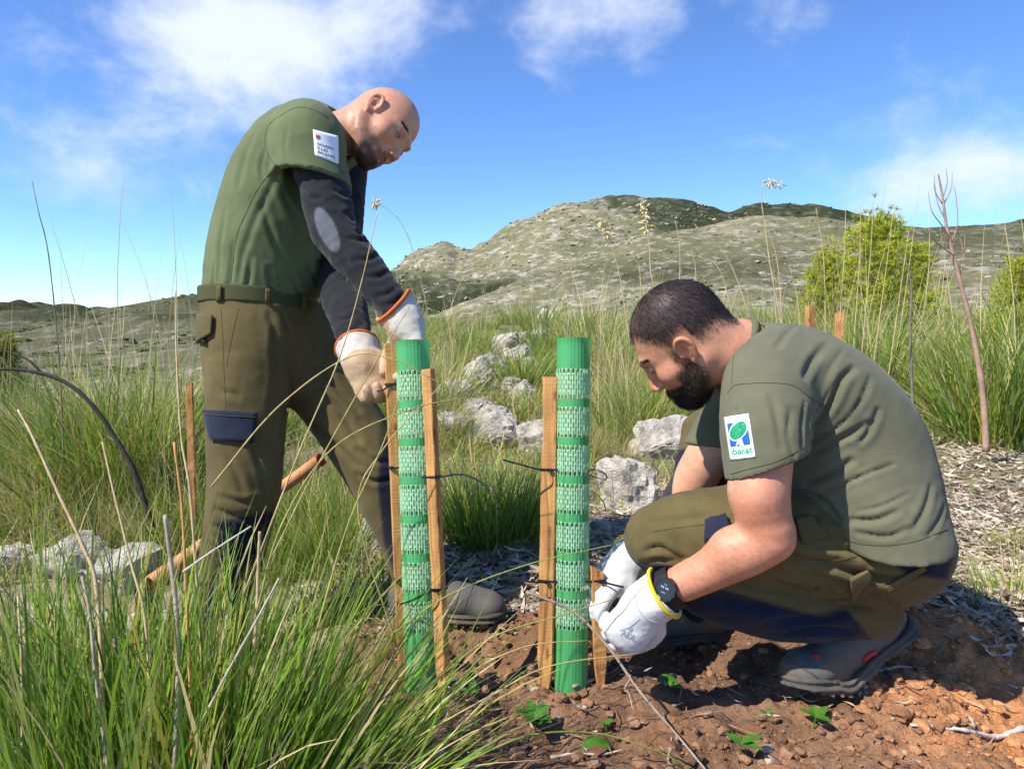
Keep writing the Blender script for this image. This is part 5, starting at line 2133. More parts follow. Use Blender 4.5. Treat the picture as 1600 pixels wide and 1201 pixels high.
# ------------------------------------------------------------------ stakes
def stake(name, top, bot, w, t, yaw, label, mat='wood', slant=0.0, point=True, chip=None, group=None):
    ax = unit(top - bot)
    x0 = unit(V(1, 0, 0) - (V(1, 0, 0) @ ax) * ax)
    y0 = np.cross(ax, x0)
    x = math.cos(yaw) * x0 + math.sin(yaw) * y0
    y = np.cross(ax, x)
    H = np.linalg.norm(top - bot)
    ch = .0018
    prof = np.array([(-w / 2 + ch, -t / 2), (w / 2 - ch, -t / 2), (w / 2, -t / 2 + ch), (w / 2, t / 2 - ch), (w / 2 - ch, t / 2), (-w / 2 + ch, t / 2), (-w / 2, t / 2 - ch), (-w / 2, -t / 2 + ch)])
    rng = np.random.default_rng(abs(hash(label)) % 999 if False else len(label) * 7 + int(w * 1e4))
    n = 34
    rows = []
    for i in range(n + 1):
        z = H * i / n
        sc = 1.0
        if point and z < .07:
            sc = .35 + .65 * z / .07
        p = prof * sc + rng.normal(size=prof.shape) * .00035
        if chip is not None:
            p = p.copy()
            dz = (z / H - chip[0]) / chip[1]
            p[[0, 5, 6, 7], 0] += chip[2] * (np.exp(-dz * dz) if dz > 0 else max(0, 1 + dz * 4))
        zz = np.full(8, z)
        if i == n:
            zz = zz + slant * p[:, 0] / w
        rows.append(bot + zz[:, None] * ax + p[:, :1] * x + p[:, 1:] * y)
    v = np.vstack(rows)
    f = [(i * 8 + j, i * 8 + (j + 1) % 8, i * 8 + 8 + (j + 1) % 8, i * 8 + 8 + j) for i in range(n) for j in range(8)]
    f.append(tuple(range(n * 8, n * 8 + 8)))
    f.append(tuple(range(7, -1, -1)))
    # store along local z so the grain runs with the stake
    R = np.stack([x, y, ax], 1)
    lv = (v - bot) @ R
    me = bpy.data.meshes.new(name)
    me.from_pydata(lv.tolist(), [], f)
    me.update()
    o = link(name, me, M[mat], None, bot)
    o.rotation_euler = Matrix(R.tolist()).to_euler()
    tag(o, label, 'stake', group)
    return o, (x, y, ax, w, t)


def gpt(u, v, d, sink=.0):
    p = P(u, v, d)
    p[2] = min(p[2], gz(p[0], p[1]) - sink)
    return p


S1 = stake('wooden_stake', P(610, 537, 1.548), gpt(634, 1060, 1.525, .03), .027, .022, .25, 'tall wooden stake between the standing man\'s gloves and the left tube')
S2 = stake('wooden_stake', P(669, 577, 1.470), gpt(695, 1096, 1.405, .02), .024, .019, -.55, 'tall knotted stake tied to the leaning tube, on the side facing the other guard', 'wood2')
S3 = stake('wooden_stake', P(862, 589, 1.500), gpt(853, 1074, 1.480, .02), .033, .026, -.32, 'tall stake with a chipped edge against the upright tube', 'wood2', chip=(.79, .12, .004))
S4 = stake('wooden_stake', P(932, 888, 1.475), gpt(939, 1062, 1.475, .02), .027, .020, .15, 'short stake with slanted top between the upright tube and the white glove', 'wood', -.016)
stake('wooden_stake', P(1266, 478, 4.3), gpt(1268, 610, 4.3, .05), .045, .035, .3, 'pair of short wooden stakes rising behind the crouching man\'s back', group='stakes behind the crouching man')
stake('wooden_stake', P(1312, 489, 4.1), gpt(1306, 620, 4.1, .05), .048, .035, -.3, 'pair of short wooden stakes rising behind the crouching man\'s back', group='stakes behind the crouching man')
stake('wooden_stake', P(296, 597, 2.45), gpt(300, 780, 2.45, .05), .022, .02, .2, 'slim stake standing in grass beside the standing man\'s leg')
stake('wooden_stake', P(327, 600, 2.75), gpt(328, 780, 2.75, .05), .022, .02, .2, 'slim stake half hidden behind the standing man\'s thigh')


# ------------------------------------------------------------------ cable ties
def cable_tie(st, u, v, label, head_side=(1, 0, .3), tail=None, tube=None):
    """strap round a stake at photo height v; tail = list of (u, v, d)"""
    o, (x, y, ax, w, t) = st
    bot = np.array(o.location)
    zs = np.linspace(0, 1.2, 900)
    q = bot + zs[:, None] * ax
    z = zs[np.argmin(np.abs(to_px(q)[1] - v))]
    c = bot + z * ax
    cs = [(-w / 2, -t / 2), (w / 2, -t / 2), (w / 2, t / 2), (-w / 2, t / 2)]
    ring = np.array([c + (a + np.sign(a) * .0016) * x + (b + np.sign(b) * .0016) * y for a, b in cs])
    if tube is not None:        # pull the strap into the guard's wall
        tc_ = tube
        far = np.argsort(np.linalg.norm(ring - tc_, axis=1))[:2]
        ring[far] += unit(tc_ - c) * .010
    ring = np.vstack([ring, ring[:1]])
    fine = np.vstack([ring[i] + (ring[i + 1] - ring[i]) * k for i in range(4) for k in np.linspace(0, 1, 6)[:-1]] + [ring[:1]])
    root = empty('cable_tie', c)
    tag(root, label, 'cable tie', 'black cable ties on the stakes')

    def ribbon(pts, wid, th, updir):
        pts = np.asarray(pts)
        tg = np.gradient(pts, axis=0)
        tg /= np.linalg.norm(tg, axis=1)[:, None] + 1e-12
        n = np.cross(tg, updir)
        n /= np.linalg.norm(n, axis=1)[:, None] + 1e-12
        b = np.cross(n, tg)
        vs = np.stack([pts + b * wid / 2 + n * th / 2, pts - b * wid / 2 + n * th / 2, pts - b * wid / 2 - n * th / 2, pts + b * wid / 2 - n * th / 2], 1).reshape(-1, 3)
        m = len(pts)
        f = [(i * 4 + j, i * 4 + (j + 1) % 4, i * 4 + 4 + (j + 1) % 4, i * 4 + 4 + j) for i in range(m - 1) for j in range(4)]
        f += [(0, 1, 2, 3), (m * 4 - 1, m * 4 - 2, m * 4 - 3, m * 4 - 4)]
        return vs, f
    vs, f = ribbon(fine, .0042, .0014, ax)
    add_any('strap', vs, f, M['tie'], root, smooth=False)
    hp = c + unit(V(*head_side)) * (w * .6)
    hd, hf = ribbon(np.array([hp - x * .004, hp + x * .004]), .007, .005, ax)
    add_any('head', hd, hf, M['tie'], root, smooth=False)
    if tail:
        pts = catmull(np.array([hp] + [P(*q_) for q_ in tail]), 6)
        vs, f = ribbon(pts, .0038, .0014, ax)
        add_any('tail', vs, f, M['tie'], root, smooth=False)
    return root


def tube_c(top, bot, v):
    t = np.linspace(0, 1, 300)
    q = bot + t[:, None] * (top - bot)
    return q[np.argmin(np.abs(to_px(q)[1] - v))]


cable_tie(S2, 680, 745, 'upper black cable tie on the knotted stake, tail curling towards the other guard', (.6, 0, .8), [(720, 741, 1.43), (748, 751, 1.42), (766, 767, 1.41)], tube_c(tgL_top, tgL_bot, 745))
cable_tie(S1, 615, 730, 'upper black cable tie on the stake behind the leaning tube', (-.4, 0, .9), None, tube_c(tgL_top, tgL_bot, 730))
cable_tie(S2, 690, 919, 'lower black cable tie on the knotted stake, its tail crossing the tube', (-.3, 0, 1), [(668, 925, 1.40), (645, 937, 1.405), (624, 944, 1.415)], tube_c(tgL_top, tgL_bot, 919))
cable_tie(S1, 620, 903, 'lower black cable tie on the stake behind the leaning tube', (-.3, 0, .9), None, tube_c(tgL_top, tgL_bot, 903))
cable_tie(S1, 612, 600, 'topmost cable tie on the leaning guard, its end held in a tan glove', (.5, 0, .8), [(606, 604, 1.53), (597, 610, 1.525), (589, 611, 1.53)], tube_c(tgL_top, tgL_bot, 600))
cable_tie(S3, 862, 733, 'upper black cable tie on the chipped stake with a long straight tail', (-.1, 0, 1), [(845, 734, 1.46), (815, 726, 1.45), (786, 718, 1.44)], tube_c(tgR_top, tgR_bot, 733))
cable_tie(S3, 862, 905, 'lower black cable tie on the chipped stake with a drooping tail', (-.2, 0, 1), [(838, 909, 1.45), (815, 906, 1.45), (792, 900, 1.45)], tube_c(tgR_top, tgR_bot, 905))
cable_tie(S4, 935, 905, 'black cable tie on the short stake being pulled by the crouching man', (.5, 0, .9), [(958, 913, 1.44), (975, 917, 1.43)], tube_c(tgR_top, tgR_bot, 905))
# free loop of a tie at the guard's far side
lp = np.array([P(*q_) for q_ in [(919, 737, 1.475), (926, 733, 1.46), (938, 736, 1.45), (947, 742, 1.45), (946, 749, 1.45), (934, 746, 1.46), (920, 742, 1.475)]])
lv, lf = tube_mesh(catmull(lp, 6), .0016, 6)
tag(add_any('cable_tie', lv, lf, M['tie']), 'open loop of black cable tie sticking out of the upright tube', 'cable tie', 'black cable ties on the stakes')

# ------------------------------------------------------------------ hoe
ht, hb = P(505, 715, 2.10), P(228, 916, 1.90)
root = empty('hoe', hb)
tag(root, 'wooden-handled digging hoe lying in the grass behind the standing man\'s leg', 'hoe')
ax = unit(ht - hb)
R = np.stack(basis(ht - hb), 1)
hv, hf = tube_mesh(np.array([hb + ax * s_ for s_ in np.linspace(0, np.linalg.norm(ht - hb), 12)]), np.array([.022, .021, .020, .019, .0185, .018, .018, .018, .018, .018, .0185, .018]), 14)
add_any('handle', hv, hf, M['handle'], root)
hv, hf = tube_mesh(np.array([ht - ax * .018, ht - ax * .004]), .0195, 14)
add_any('red_band', hv, hf, M['red'], root)
x_, y_, a_ = basis(ht - hb)
bl = []
for i in range(7):
    t_ = i / 6
    c_ = hb + a_ * (.02 - .06 * t_ * t_) - np.array([0, 0, 1]) * .16 * t_
    wd = .035 + .035 * t_
    for s_ in (-1, 1):
        for th_ in (-.003, .003):
            bl.append(c_ + y_ * wd * s_ + a_ * th_)
fl = []
for i in range(6):
    a0, b0 = i * 4, i * 4 + 4
    for p_, q_ in ((0, 1), (1, 3), (3, 2), (2, 0)):
        fl.append((a0 + p_, a0 + q_, b0 + q_, b0 + p_))
fl += [(0, 2, 3, 1), (24, 25, 27, 26)]
add_any('blade', np.array(bl), fl, M['iron'] if 'iron' in M else M['sole'], root, smooth=False)


# ------------------------------------------------------------------ rocks
def rock(u, v, wpx, hpx, seed, label, depth=.8, sink=.34, group=None, dmax=60):
    p = ground_hit(u, v, dmax)
    d = (p - EYE) @ FWD
    m = d / F_PX
    rng = np.random.default_rng(seed)
    bv, bf = ICO4
    w, h = wpx * m / 2, hpx * m / (2 * (1 - sink))
    q = bv.copy()
    for k in range(15):      # flat fracture faces
        n = unit(rng.normal(size=3) * np.array([1, 1, .8]))
        dd = .55 + .32 * rng.random()
        s = q @ n
        q = q - np.where(s > dd, s - dd, 0)[:, None] * n * .96
    q = q * (1 + .10 * fbm(q * 1.6 + seed, 3, .55, seed)[:, None] + .085 * fbm(q * 5 + seed, 4, .6, seed, True)[:, None])
    q = q * np.array([w, w * depth, h])
    a = rng.random() * 1.0 - .5
    q = q @ rot_z(a).T
    q = q + p + np.array([0, w * depth * .6, h * (1 - 2 * sink)])
    o = add('rock', q, bf, M['stone'], origin=p, smooth=False)
    tag(o, label, 'rock', group)
    return o


rock(978, 792, 108, 85, 1, 'large cracked pale limestone rock right behind the upright tube', .7)
rock(1046, 716, 118, 66, 2, 'wide flat pale rock left of the crouching man\'s elbow', .7)
rock(768, 606, 82, 54, 3, 'grey boulder in the middle of the line of stones up the slope', .8)
rock(790, 556, 62, 42, 4, 'rounded grey boulder above the middle stone, by straw grass', .8)
rock(842, 545, 50, 30, 5, 'small pale stone in the grass left of the upright tube\'s rim', .8)
rock(852, 515, 46, 34, 6, 'small ochre-stained stone high in the grass', .8)
rock(885, 490, 52, 22, 12, 'thin pale stone at the top of the line of stones', .8)
rock(800, 606, 44, 26, 17, 'low pale stone at the foot of the middle boulder', .8)
rock(772, 692, 110, 56, 7, 'broad white rock behind the dark grass tussock', .6)
rock(846, 702, 90, 54, 8, 'white rock partly behind the chipped stake', .6)
rock(712, 640, 66, 46, 9, 'pale rock showing beside the knotted stake', .7)
rock(940, 838, 34, 24, 10, 'small ochre stone beside the upright tube on dry litter', .7)
rock(575, 866, 74, 58, 11, 'shaded pale rock behind the leaning tube and the dark leg', .7)
rock(268, 780, 80, 40, 13, 'pale rock in the grass behind the standing man', .7)
rock(1380, 500, 40, 20, 14, 'far pale stone below the yellow-green pine', .7)
rock(1515, 500, 60, 34, 16, 'pale rock between the dead sapling and the right pine', .7)
for i_, (u_0, v_0, w_0, h_0) in enumerate([(100, 925, 150, 70), (195, 935, 130, 64), (55, 1000, 120, 60), (215, 1020, 90, 66), (140, 1000, 90, 44), (10, 915, 90, 50)]):
    rock(u_0, v_0, w_0, h_0, 40 + i_, 'white limestone rock among others behind the tall foreground grass', .6, .25, 'white rocks behind the foreground grass')

rt = random.Random(8)
for i_ in range(34):        # small stones that link the larger ones up the slope
    t_ = rt.random()
    u_0, v_0 = 735 + 135 * t_ + rt.uniform(-60, 60), 700 - 195 * t_ ** .8 + rt.uniform(-16, 16)
    s_0 = 12 + 30 * rt.random() * (1.2 - t_)
    rock(u_0, v_0, s_0 * 1.8, s_0, 70 + i_, 'small pale stone lying between the larger rocks of the stony trail up the slope', .8, .3, 'small stones of the stony trail')

# ------------------------------------------------------------------ grasses
GREEN1 = np.array([.085, .195, .018])
GREEN2 = np.array([.240, .360, .034])
YELLOW = np.array([.48, .43, .075])
STRAW = np.array([.64, .52, .27])
GREY = np.array([.40, .34, .25])


def blades(rng, base, az, tilt, bend, L, w, c_base, c_mid, c_tip, nseg=5, twist=.6, plume=None):
    """ribbons that rise and arch; every argument is per blade"""
    n = len(base)
    s = np.linspace(0, 1, nseg + 1)
    th = tilt[:, None] + bend[:, None] * s[None] ** 1.4
    ds = L[:, None] / nseg
    hx = np.cumsum(np.concatenate([np.zeros((n, 1)), (np.sin(th[:, :-1]) + np.sin(th[:, 1:])) * .5 * ds], 1), 1)
    hz = np.cumsum(np.concatenate([np.zeros((n, 1)), (np.cos(th[:, :-1]) + np.cos(th[:, 1:])) * .5 * ds], 1), 1)
    wob = (rng.normal(size=(n, 1)) * .05) * np.sin(s[None] * 3.0) * L[:, None]
    ca, sa = np.cos(az), np.sin(az)
    c = base[:, None] + np.stack([hx * ca[:, None] - wob * sa[:, None], hx * sa[:, None] + wob * ca[:, None], hz], -1)
    ta = rng.random(n) * math.pi * 2
    side = np.stack([np.cos(ta), np.sin(ta), np.zeros(n)], -1)[:, None] + twist * s[None, :, None] * rng.normal(size=(n, 1, 3))
    side /= np.linalg.norm(side, axis=2)[:, :, None]
    ww = w[:, None] * (1 - s[None] ** 2.2 * .92) * .5
    v = np.stack([c - side * ww[..., None], c + side * ww[..., None]], 2).reshape(-1, 3)
    i = (np.arange(n) * (nseg + 1) * 2)[:, None] + np.arange(nseg)[None] * 2
    f = np.stack([i, i + 1, i + 3, i + 2], -1).reshape(-1, 4)
    k = s[None, :, None]
    col = np.where(k < .35, c_base[:, None] * (1 - k / .35) + c_mid[:, None] * (k / .35),
                   c_mid[:, None] * (1 - (k - .35) / .65) + c_tip[:, None] * ((k - .35) / .65))
    col = np.repeat(col[:, :, None], 2, 2).reshape(-1, 3)
    return v, f, col, c[:, -1]


def palette(rng, n, dry, yellow=.18, dark=.5):
    k = rng.random((n, 1))
    g = GREEN1 * (1 - k) + GREEN2 * k
    g = g * (dark + (1.25 - dark) * rng.random((n, 1)) + .25)
    t = rng.random(n)
    mid = np.where((t < dry)[:, None], STRAW * (.65 + .5 * rng.random((n, 1))), np.where((t < dry + yellow)[:, None], YELLOW * (.6 + .6 * rng.random((n, 1))), g))
    base = mid * .8 + .2 * np.array([.24, .19, .08])
    tipk = (rng.random((n, 1)) ** 4)
    tip = mid * (1 - tipk) + STRAW * .85 * tipk
    return base, mid, tip


def tussock_mesh(seed, n, L, r0, w, dry, tilt=.55, bend=.9, lean=(0, 0), tall=0, dark=.5, yellow=.18, nseg=5):
    rng = np.random.default_rng(seed)
    a = rng.random(n) * 2 * math.pi
    rr = r0 * np.sqrt(rng.random(n))
    base = np.stack([rr * np.cos(a), rr * np.sin(a), np.full(n, -.03)], -1)
    az = a + rng.normal(size=n) * .7
    ti = np.abs(tilt * (rr / r0) * .6 + rng.normal(size=n) * tilt * .35)
    be = bend * (.25 + rng.random(n) ** 1.5)
    Ls = L * (.45 + .65 * rng.random(n))
    if lean[0] or lean[1]:
        vx = np.sin(ti) * np.cos(az) + lean[0] * (.6 + .8 * rng.random(n))
        vy = np.sin(ti) * np.sin(az) + lean[1]
        az = np.arctan2(vy, vx)
        ti = np.hypot(vx, vy)
    ws = w * (.35 + 1.0 * rng.random(n))
    cb, cm, ct = palette(rng, n, dry, yellow, dark)
    old = rng.random(n) < .11        # broken, flattened dead blades
    ti = np.where(old, ti + .5 + .6 * rng.random(n), ti)
    dead = STRAW * (.45 + .5 * rng.random((n, 1)))
    cb, cm, ct = [np.where(old[:, None], dead, q_) for q_ in (cb, cm, ct)]
    v, f, c, _ = blades(rng, base, az, ti, be, Ls, ws, cb, cm, ct, nseg)
    parts_v, parts_f, parts_c = [v], [f], [c]
    if tall:
        a = rng.random(tall) * 2 * math.pi
        base = np.stack([.6 * r0 * np.cos(a), .6 * r0 * np.sin(a), np.full(tall, -.02)], -1)
        cs = STRAW * (.8 + .4 * rng.random((tall, 1)))
        v2, f2, c2, tips = blades(rng, base, a + rng.normal(size=tall), np.abs(rng.normal(size=tall) * .12), rng.random(tall) * .25, L * (1.25 + .7 * rng.random(tall)), np.full(tall, w * .7), cs, cs, cs * 1.1, 6, .2)
        parts_v.append(v2)
        parts_f.append(f2 + len(v))
        parts_c.append(c2)
    return mesh_np('grass_tussock', np.vstack(parts_v), np.vstack(parts_f), True, np.clip(np.vstack(parts_c), .003, 1))


TUS = {}


def tmesh(kind, k):
    key = (kind, k)
    if key not in TUS:
        sd = 1000 + 37 * k + sum(ord(ch) for ch in kind)
        if kind == 'lush':
            me = tussock_mesh(sd, 620, .62, .17, .0062, .10, .60, .85, tall=4, dark=.45)
        elif kind == 'dark':
            me = tussock_mesh(sd, 620, .40, .14, .0050, .05, .60, .6, tall=0, dark=.30, yellow=.05)  # darkened palette paints the clump's shade into its blades
        elif kind == 'mixed':
            me = tussock_mesh(sd, 460, .55, .17, .0064, .34, .62, .9, tall=6)
        elif kind == 'dry':
            me = tussock_mesh(sd, 320, .50, .16, .0058, .70, .6, .9, tall=9)
        elif kind == 'soft':
            me = tussock_mesh(sd, 460, .24, .16, .0046, .30, .9, 1.1, tall=0, dark=.7, yellow=.3, nseg=4)
        elif kind == 'far':
            me = tussock_mesh(sd, 300, .70, .28, .0140, .26, .6, .8, tall=6, nseg=4, dark=.6)
        TUS[key] = me
    return TUS[key]


t_rng = random.Random(5)


def tussock(x, y, kind, scale, label, group, k=None, zs=1.0):
    k = t_rng.randrange(4) if k is None else k
    o = link('grass_tussock', tmesh(kind, k), M['grass'])
    o.location = (x, y, gz(x, y) - .01)
    o.rotation_euler = (0, 0, t_rng.random() * 6.28)
    o.scale = (scale, scale, scale * zs)
    tag(o, label, 'grass', group)
    return o


def place(u, v, kind, scale, label, group, zs=1.0):
    p = ground_hit(u, v)
    return tussock(p[0], p[1], kind, scale, label, group, None, zs)


# the tall clump that fills the foreground, blades leaning towards the tubes
fg = [(-.60, 1.06, 340, .52, .15, .0, 0), (-.43, 1.10, 300, .46, .13, .16, 1), (-.27, 1.08, 110, .40, .08, .50, 2), (-.78, 1.16, 320, .54, .16, -.03, 3),
      (-.98, 1.28, 280, .56, .17, -.1, 4), (-.50, 1.22, 200, .44, .13, .08, 5), (-.36, 1.03, 150, .40, .10, .36, 6), (-.72, 1.34, 200, .48, .16, 0, 7), (-1.0, 1.06, 240, .48, .15, -.1, 8)]
for x, y, n, L, r0, lean, k in fg:
    me = tussock_mesh(500 + k, int(n * 1.1), L, r0, .0060, .07, .36, .45, (lean, .03), 0, .45, .07, 6)
    o = link('grass_tussock', me, M['grass'])
    o.location = (x, y, gz(x, y) - .01)
    tag(o, 'tall green rush grass in the foreground, blades leaning over towards the leaning tube' if lean > .1 else 'tall upright rush grass in the foreground before the white rocks', 'grass',
        'leaning foreground grass' if lean > .1 else 'upright foreground grass')

g_back, g_left, g_right = 'grass tussocks on the slope between the people', 'grass tussocks on the bank behind the standing man', 'grass tussocks behind the crouching man'
tl = {'back': 'arching grass tussock growing on the slope between the two men', 'left': 'arching grass tussock on the bank behind the standing man', 'right': 'arching grass tussock growing behind the crouching man\'s back'}
place(772, 850, 'dark', 1.0, 'dense dark green tussock in shade between the two tubes', 'dark tussock between the tubes')
place(720, 842, 'dark', .8, 'dense dark green tussock in shade between the two tubes', 'dark tussock between the tubes')
place(822, 835, 'dark', .85, 'dense dark green tussock in shade between the two tubes', 'dark tussock between the tubes')
for u, v, k, s in [(1345, 640, 'lush', 1.55), (1290, 625, 'lush', 1.2), (1400, 650, 'lush', 1.3), (1380, 610, 'mixed', 1.5), (1560, 690, 'lush', 1.5), (1500, 665, 'lush', 1.1), (1610, 680, 'lush', 1.5),
                   (1450, 640, 'mixed', .9), (1640, 640, 'lush', 1.7), (1250, 600, 'mixed', 1.4), (1330, 580, 'mixed', 1.6), (1430, 575, 'mixed', 1.3), (1590, 960, 'soft', .7),
                   (1600, 870, 'soft', .6)]:
    place(u, v, k, s, tl['right'], g_right)
for u, v, k, s in [(1000, 690, 'lush', .75), (960, 690, 'mixed', .75), (1040, 660, 'lush', .8), (935, 660, 'mixed', .7), (1080, 640, 'mixed', .9), (985, 640, 'mixed', .8), (880, 600, 'lush', .9),
                   (930, 600, 'mixed', 1.0), (830, 640, 'soft', 1.1), (800, 650, 'soft', 1.2), (860, 660, 'soft', 1.0), (720, 580, 'mixed', 1.0), (690, 600, 'dry', .9), (740, 560, 'lush', 1.0), (660, 620, 'mixed', .8),
                   (1060, 600, 'lush', 1.1), (1000, 590, 'mixed', 1.1), (700, 690, 'mixed', .6), (850, 560, 'lush', 1.1), (1100, 700, 'soft', .9), (690, 660, 'dry', .7), (715, 700, 'soft', .9), (910, 720, 'mixed', .5),
                   (640, 560, 'lush', 1.1), (900, 640, 'dry', .8), (1010, 700, 'dry', .55), (960, 720, 'dry', .45), (870, 720, 'soft', .7), (560, 760, 'soft', .9), (530, 800, 'soft', .8), (500, 850, 'lush', .55),
                   (545, 850, 'lush', .5), (470, 830, 'lush', .5), (520, 890, 'lush', .5), (580, 930, 'soft', .8), (450, 900, 'lush', .5), (500, 760, 'soft', 1.0)]:
    place(u, v, k, s, tl['back'], g_back)
for u, v, k, s in [(180, 690, 'lush', 1.2), (140, 670, 'dry', 1.1), (240, 665, 'mixed', 1.1), (80, 690, 'mixed', 1.2), (30, 700, 'mixed', 1.2), (300, 660, 'mixed', 1.4), (-20, 690, 'lush', 1.1), (150, 700, 'mixed', 1.3), (230, 700, 'mixed', 1.1), (265, 690, 'mixed', 1.0), (300, 700, 'lush', .9), (210, 660, 'lush', 1.2), (100, 720, 'mixed', .9), (60, 740, 'mixed', .7),
                   (20, 760, 'dry', .9), (130, 760, 'mixed', .85), (200, 770, 'dry', .9), (260, 760, 'mixed', .85), (300, 780, 'dry', .8), (40, 700, 'mixed', .8), (90, 800, 'dry', .75), (170, 820, 'mixed', .7),
                   (250, 830, 'soft', 1.2), (10, 830, 'mixed', .7), (290, 840, 'lush', .6), (320, 700, 'dry', .9), (280, 720, 'dry', .8), (-40, 780, 'mixed', .8), (440, 760, 'soft', 1.0), (120, 680, 'dry', .9),
                   (0, 690, 'dry', .9), (70, 850, 'mixed', .6), (150, 870, 'mixed', .5), (330, 880, 'lush', .5), (410, 860, 'lush', .55), (240, 880, 'mixed', .5)]:
    place(u, v, k, s, tl['left'], g_left)
for u, d, k, s in [(165, 2.9, 'lush', 1.25), (205, 3.0, 'lush', 1.3), (240, 2.9, 'lush', 1.1), (125, 3.2, 'mixed', 1.15), (275, 3.1, 'mixed', 1.1), (305, 2.9, 'dry', 1.0), (85, 3.1, 'mixed', .95), (45, 3.3, 'dry', 1.0),
                   (5, 3.0, 'mixed', .9), (-30, 3.2, 'mixed', 1.0), (60, 2.8, 'dry', .8)]:
    q_ = P(u, 600, d)
    tussock(q_[0], q_[1], k, s, tl['left'], g_left)
# the slope farther back
rs = random.Random(11)
cnt = 0
while cnt < 130:
    y = 4.2 + 15 * rs.random() ** 1.3
    x = (rs.random() * 1.9 - .95) * y * .95
    u, v = to_px(np.array([x, y, 0.]))
    if x / y < -.30 and y > 7:
        continue
    if 690 < u < 900 and y < 11 and rs.random() < .85:
        continue
    kind = rs.choice(['mixed', 'lush', 'dry', 'mixed']) if y < 7.5 else 'far'
    left = x / y < -.15
    tussock(x, y, kind, .7 + .55 * rs.random(), tl['left'] if left else (tl['back'] if x / y < .18 else tl['right']), g_left if left else (g_back if x / y < .18 else g_right), None, .85)
    cnt += 1

# short ground cover
rng = np.random.default_rng(21)
n = 52000
y = 1.75 + 11 * rng.random(n) ** 1.7
x = (rng.random(n) * 2 - 1) * (y * .98 + .15)
sm_ = soil_mask(x, y)
qn = fbm(np.stack([x * 1.6, y * 1.6, x * 0], -1), 3, .5, 77)
uu, vv_ = to_px(np.stack([x, y, 0 * x], -1))
bare = np.exp(-((uu - 780) / 110) ** 2 - ((vv_ - 890) / 55) ** 2) + np.exp(-((uu - 970) / 80) ** 2 - ((vv_ - 850) / 55) ** 2) + sstep(uu, 1400, 1480) * sstep(vv_, 660, 720) * .985
keep = (sm_ < .3) & (qn > -.35) & (rng.random(n) > bare)
x, y = x[keep], y[keep]
n = len(x)
base = np.stack([x, y, ground_z(x, y) - .005], -1)
cb, cm, ct = palette(rng, n, .38, .26, .7)
dist = np.hypot(x, y)
v, f, c, _ = blades(rng, base, rng.random(n) * 6.28, np.abs(rng.normal(size=n) * .55), rng.random(n) * 1.3, (.05 + .12 * rng.random(n)) * (1 + .06 * dist), (.003 + .0011 * dist), cb, cm, ct, 3)
o = add('short_grass', v, f, M['grass'], colors=np.clip(c, .003, 1), origin=(0, 0, 0))
tag(o, 'short green and straw-coloured grass covering the slope', 'grass', kind='stuff')


# ------------------------------------------------------------------ single stalks
def stalk(pts, r0, r1, col, label, group=None, name='dry_stalk', head=None):
    p = catmull(np.array([P(*q) for q in pts]), 8)
    rad = np.linspace(r0, r1, len(p)) * (1 + .12 * np.sin(np.arange(len(p)) * 1.7))
    v, f = tube_mesh(p, rad, 6)
    c = np.asarray(col)[None] * (1 + .18 * vnoise(v * 40, 3)[:, None])
    if head is None:
        o = add_any(name, v, f, M['twig'], colors=np.clip(c, .003, 1), origin=p[0])
        tag(o, label, 'grass stalk', group)
        return o
    root = empty(name, p[0])
    tag(root, label, 'grass stalk', group)
    add_any('stem', v, f, M['twig'], root, colors=np.clip(c, .003, 1))
    rg = np.random.default_rng(len(label))
    sv, sf, ln = [], [], 0
    k0 = int(len(p) * (1 - head[0]))
    for i in range(head[1]):
        t = k0 + (len(p) - 1 - k0) * rg.random()
        b = p[int(t)]
        d = unit(rg.normal(size=3) * .8 + np.array([0, 0, -.7]))
        L = head[2] * (.6 + .8 * rg.random())
        v, f = tube_mesh(np.array([b, b + d * L * .25, b + d * L * .6, b + d * L]), np.array([.0004, .0006, head[2] * .13, .0002]), 4)
        sv.append(v)
        sf.append(f + ln)
        ln += len(v)
    add_any('seed_head', np.vstack(sv), np.vstack(sf), M['twig'], root, colors=np.broadcast_to(STRAW * 1.15, (ln, 3)))['kind'] = 'stuff'
    return root


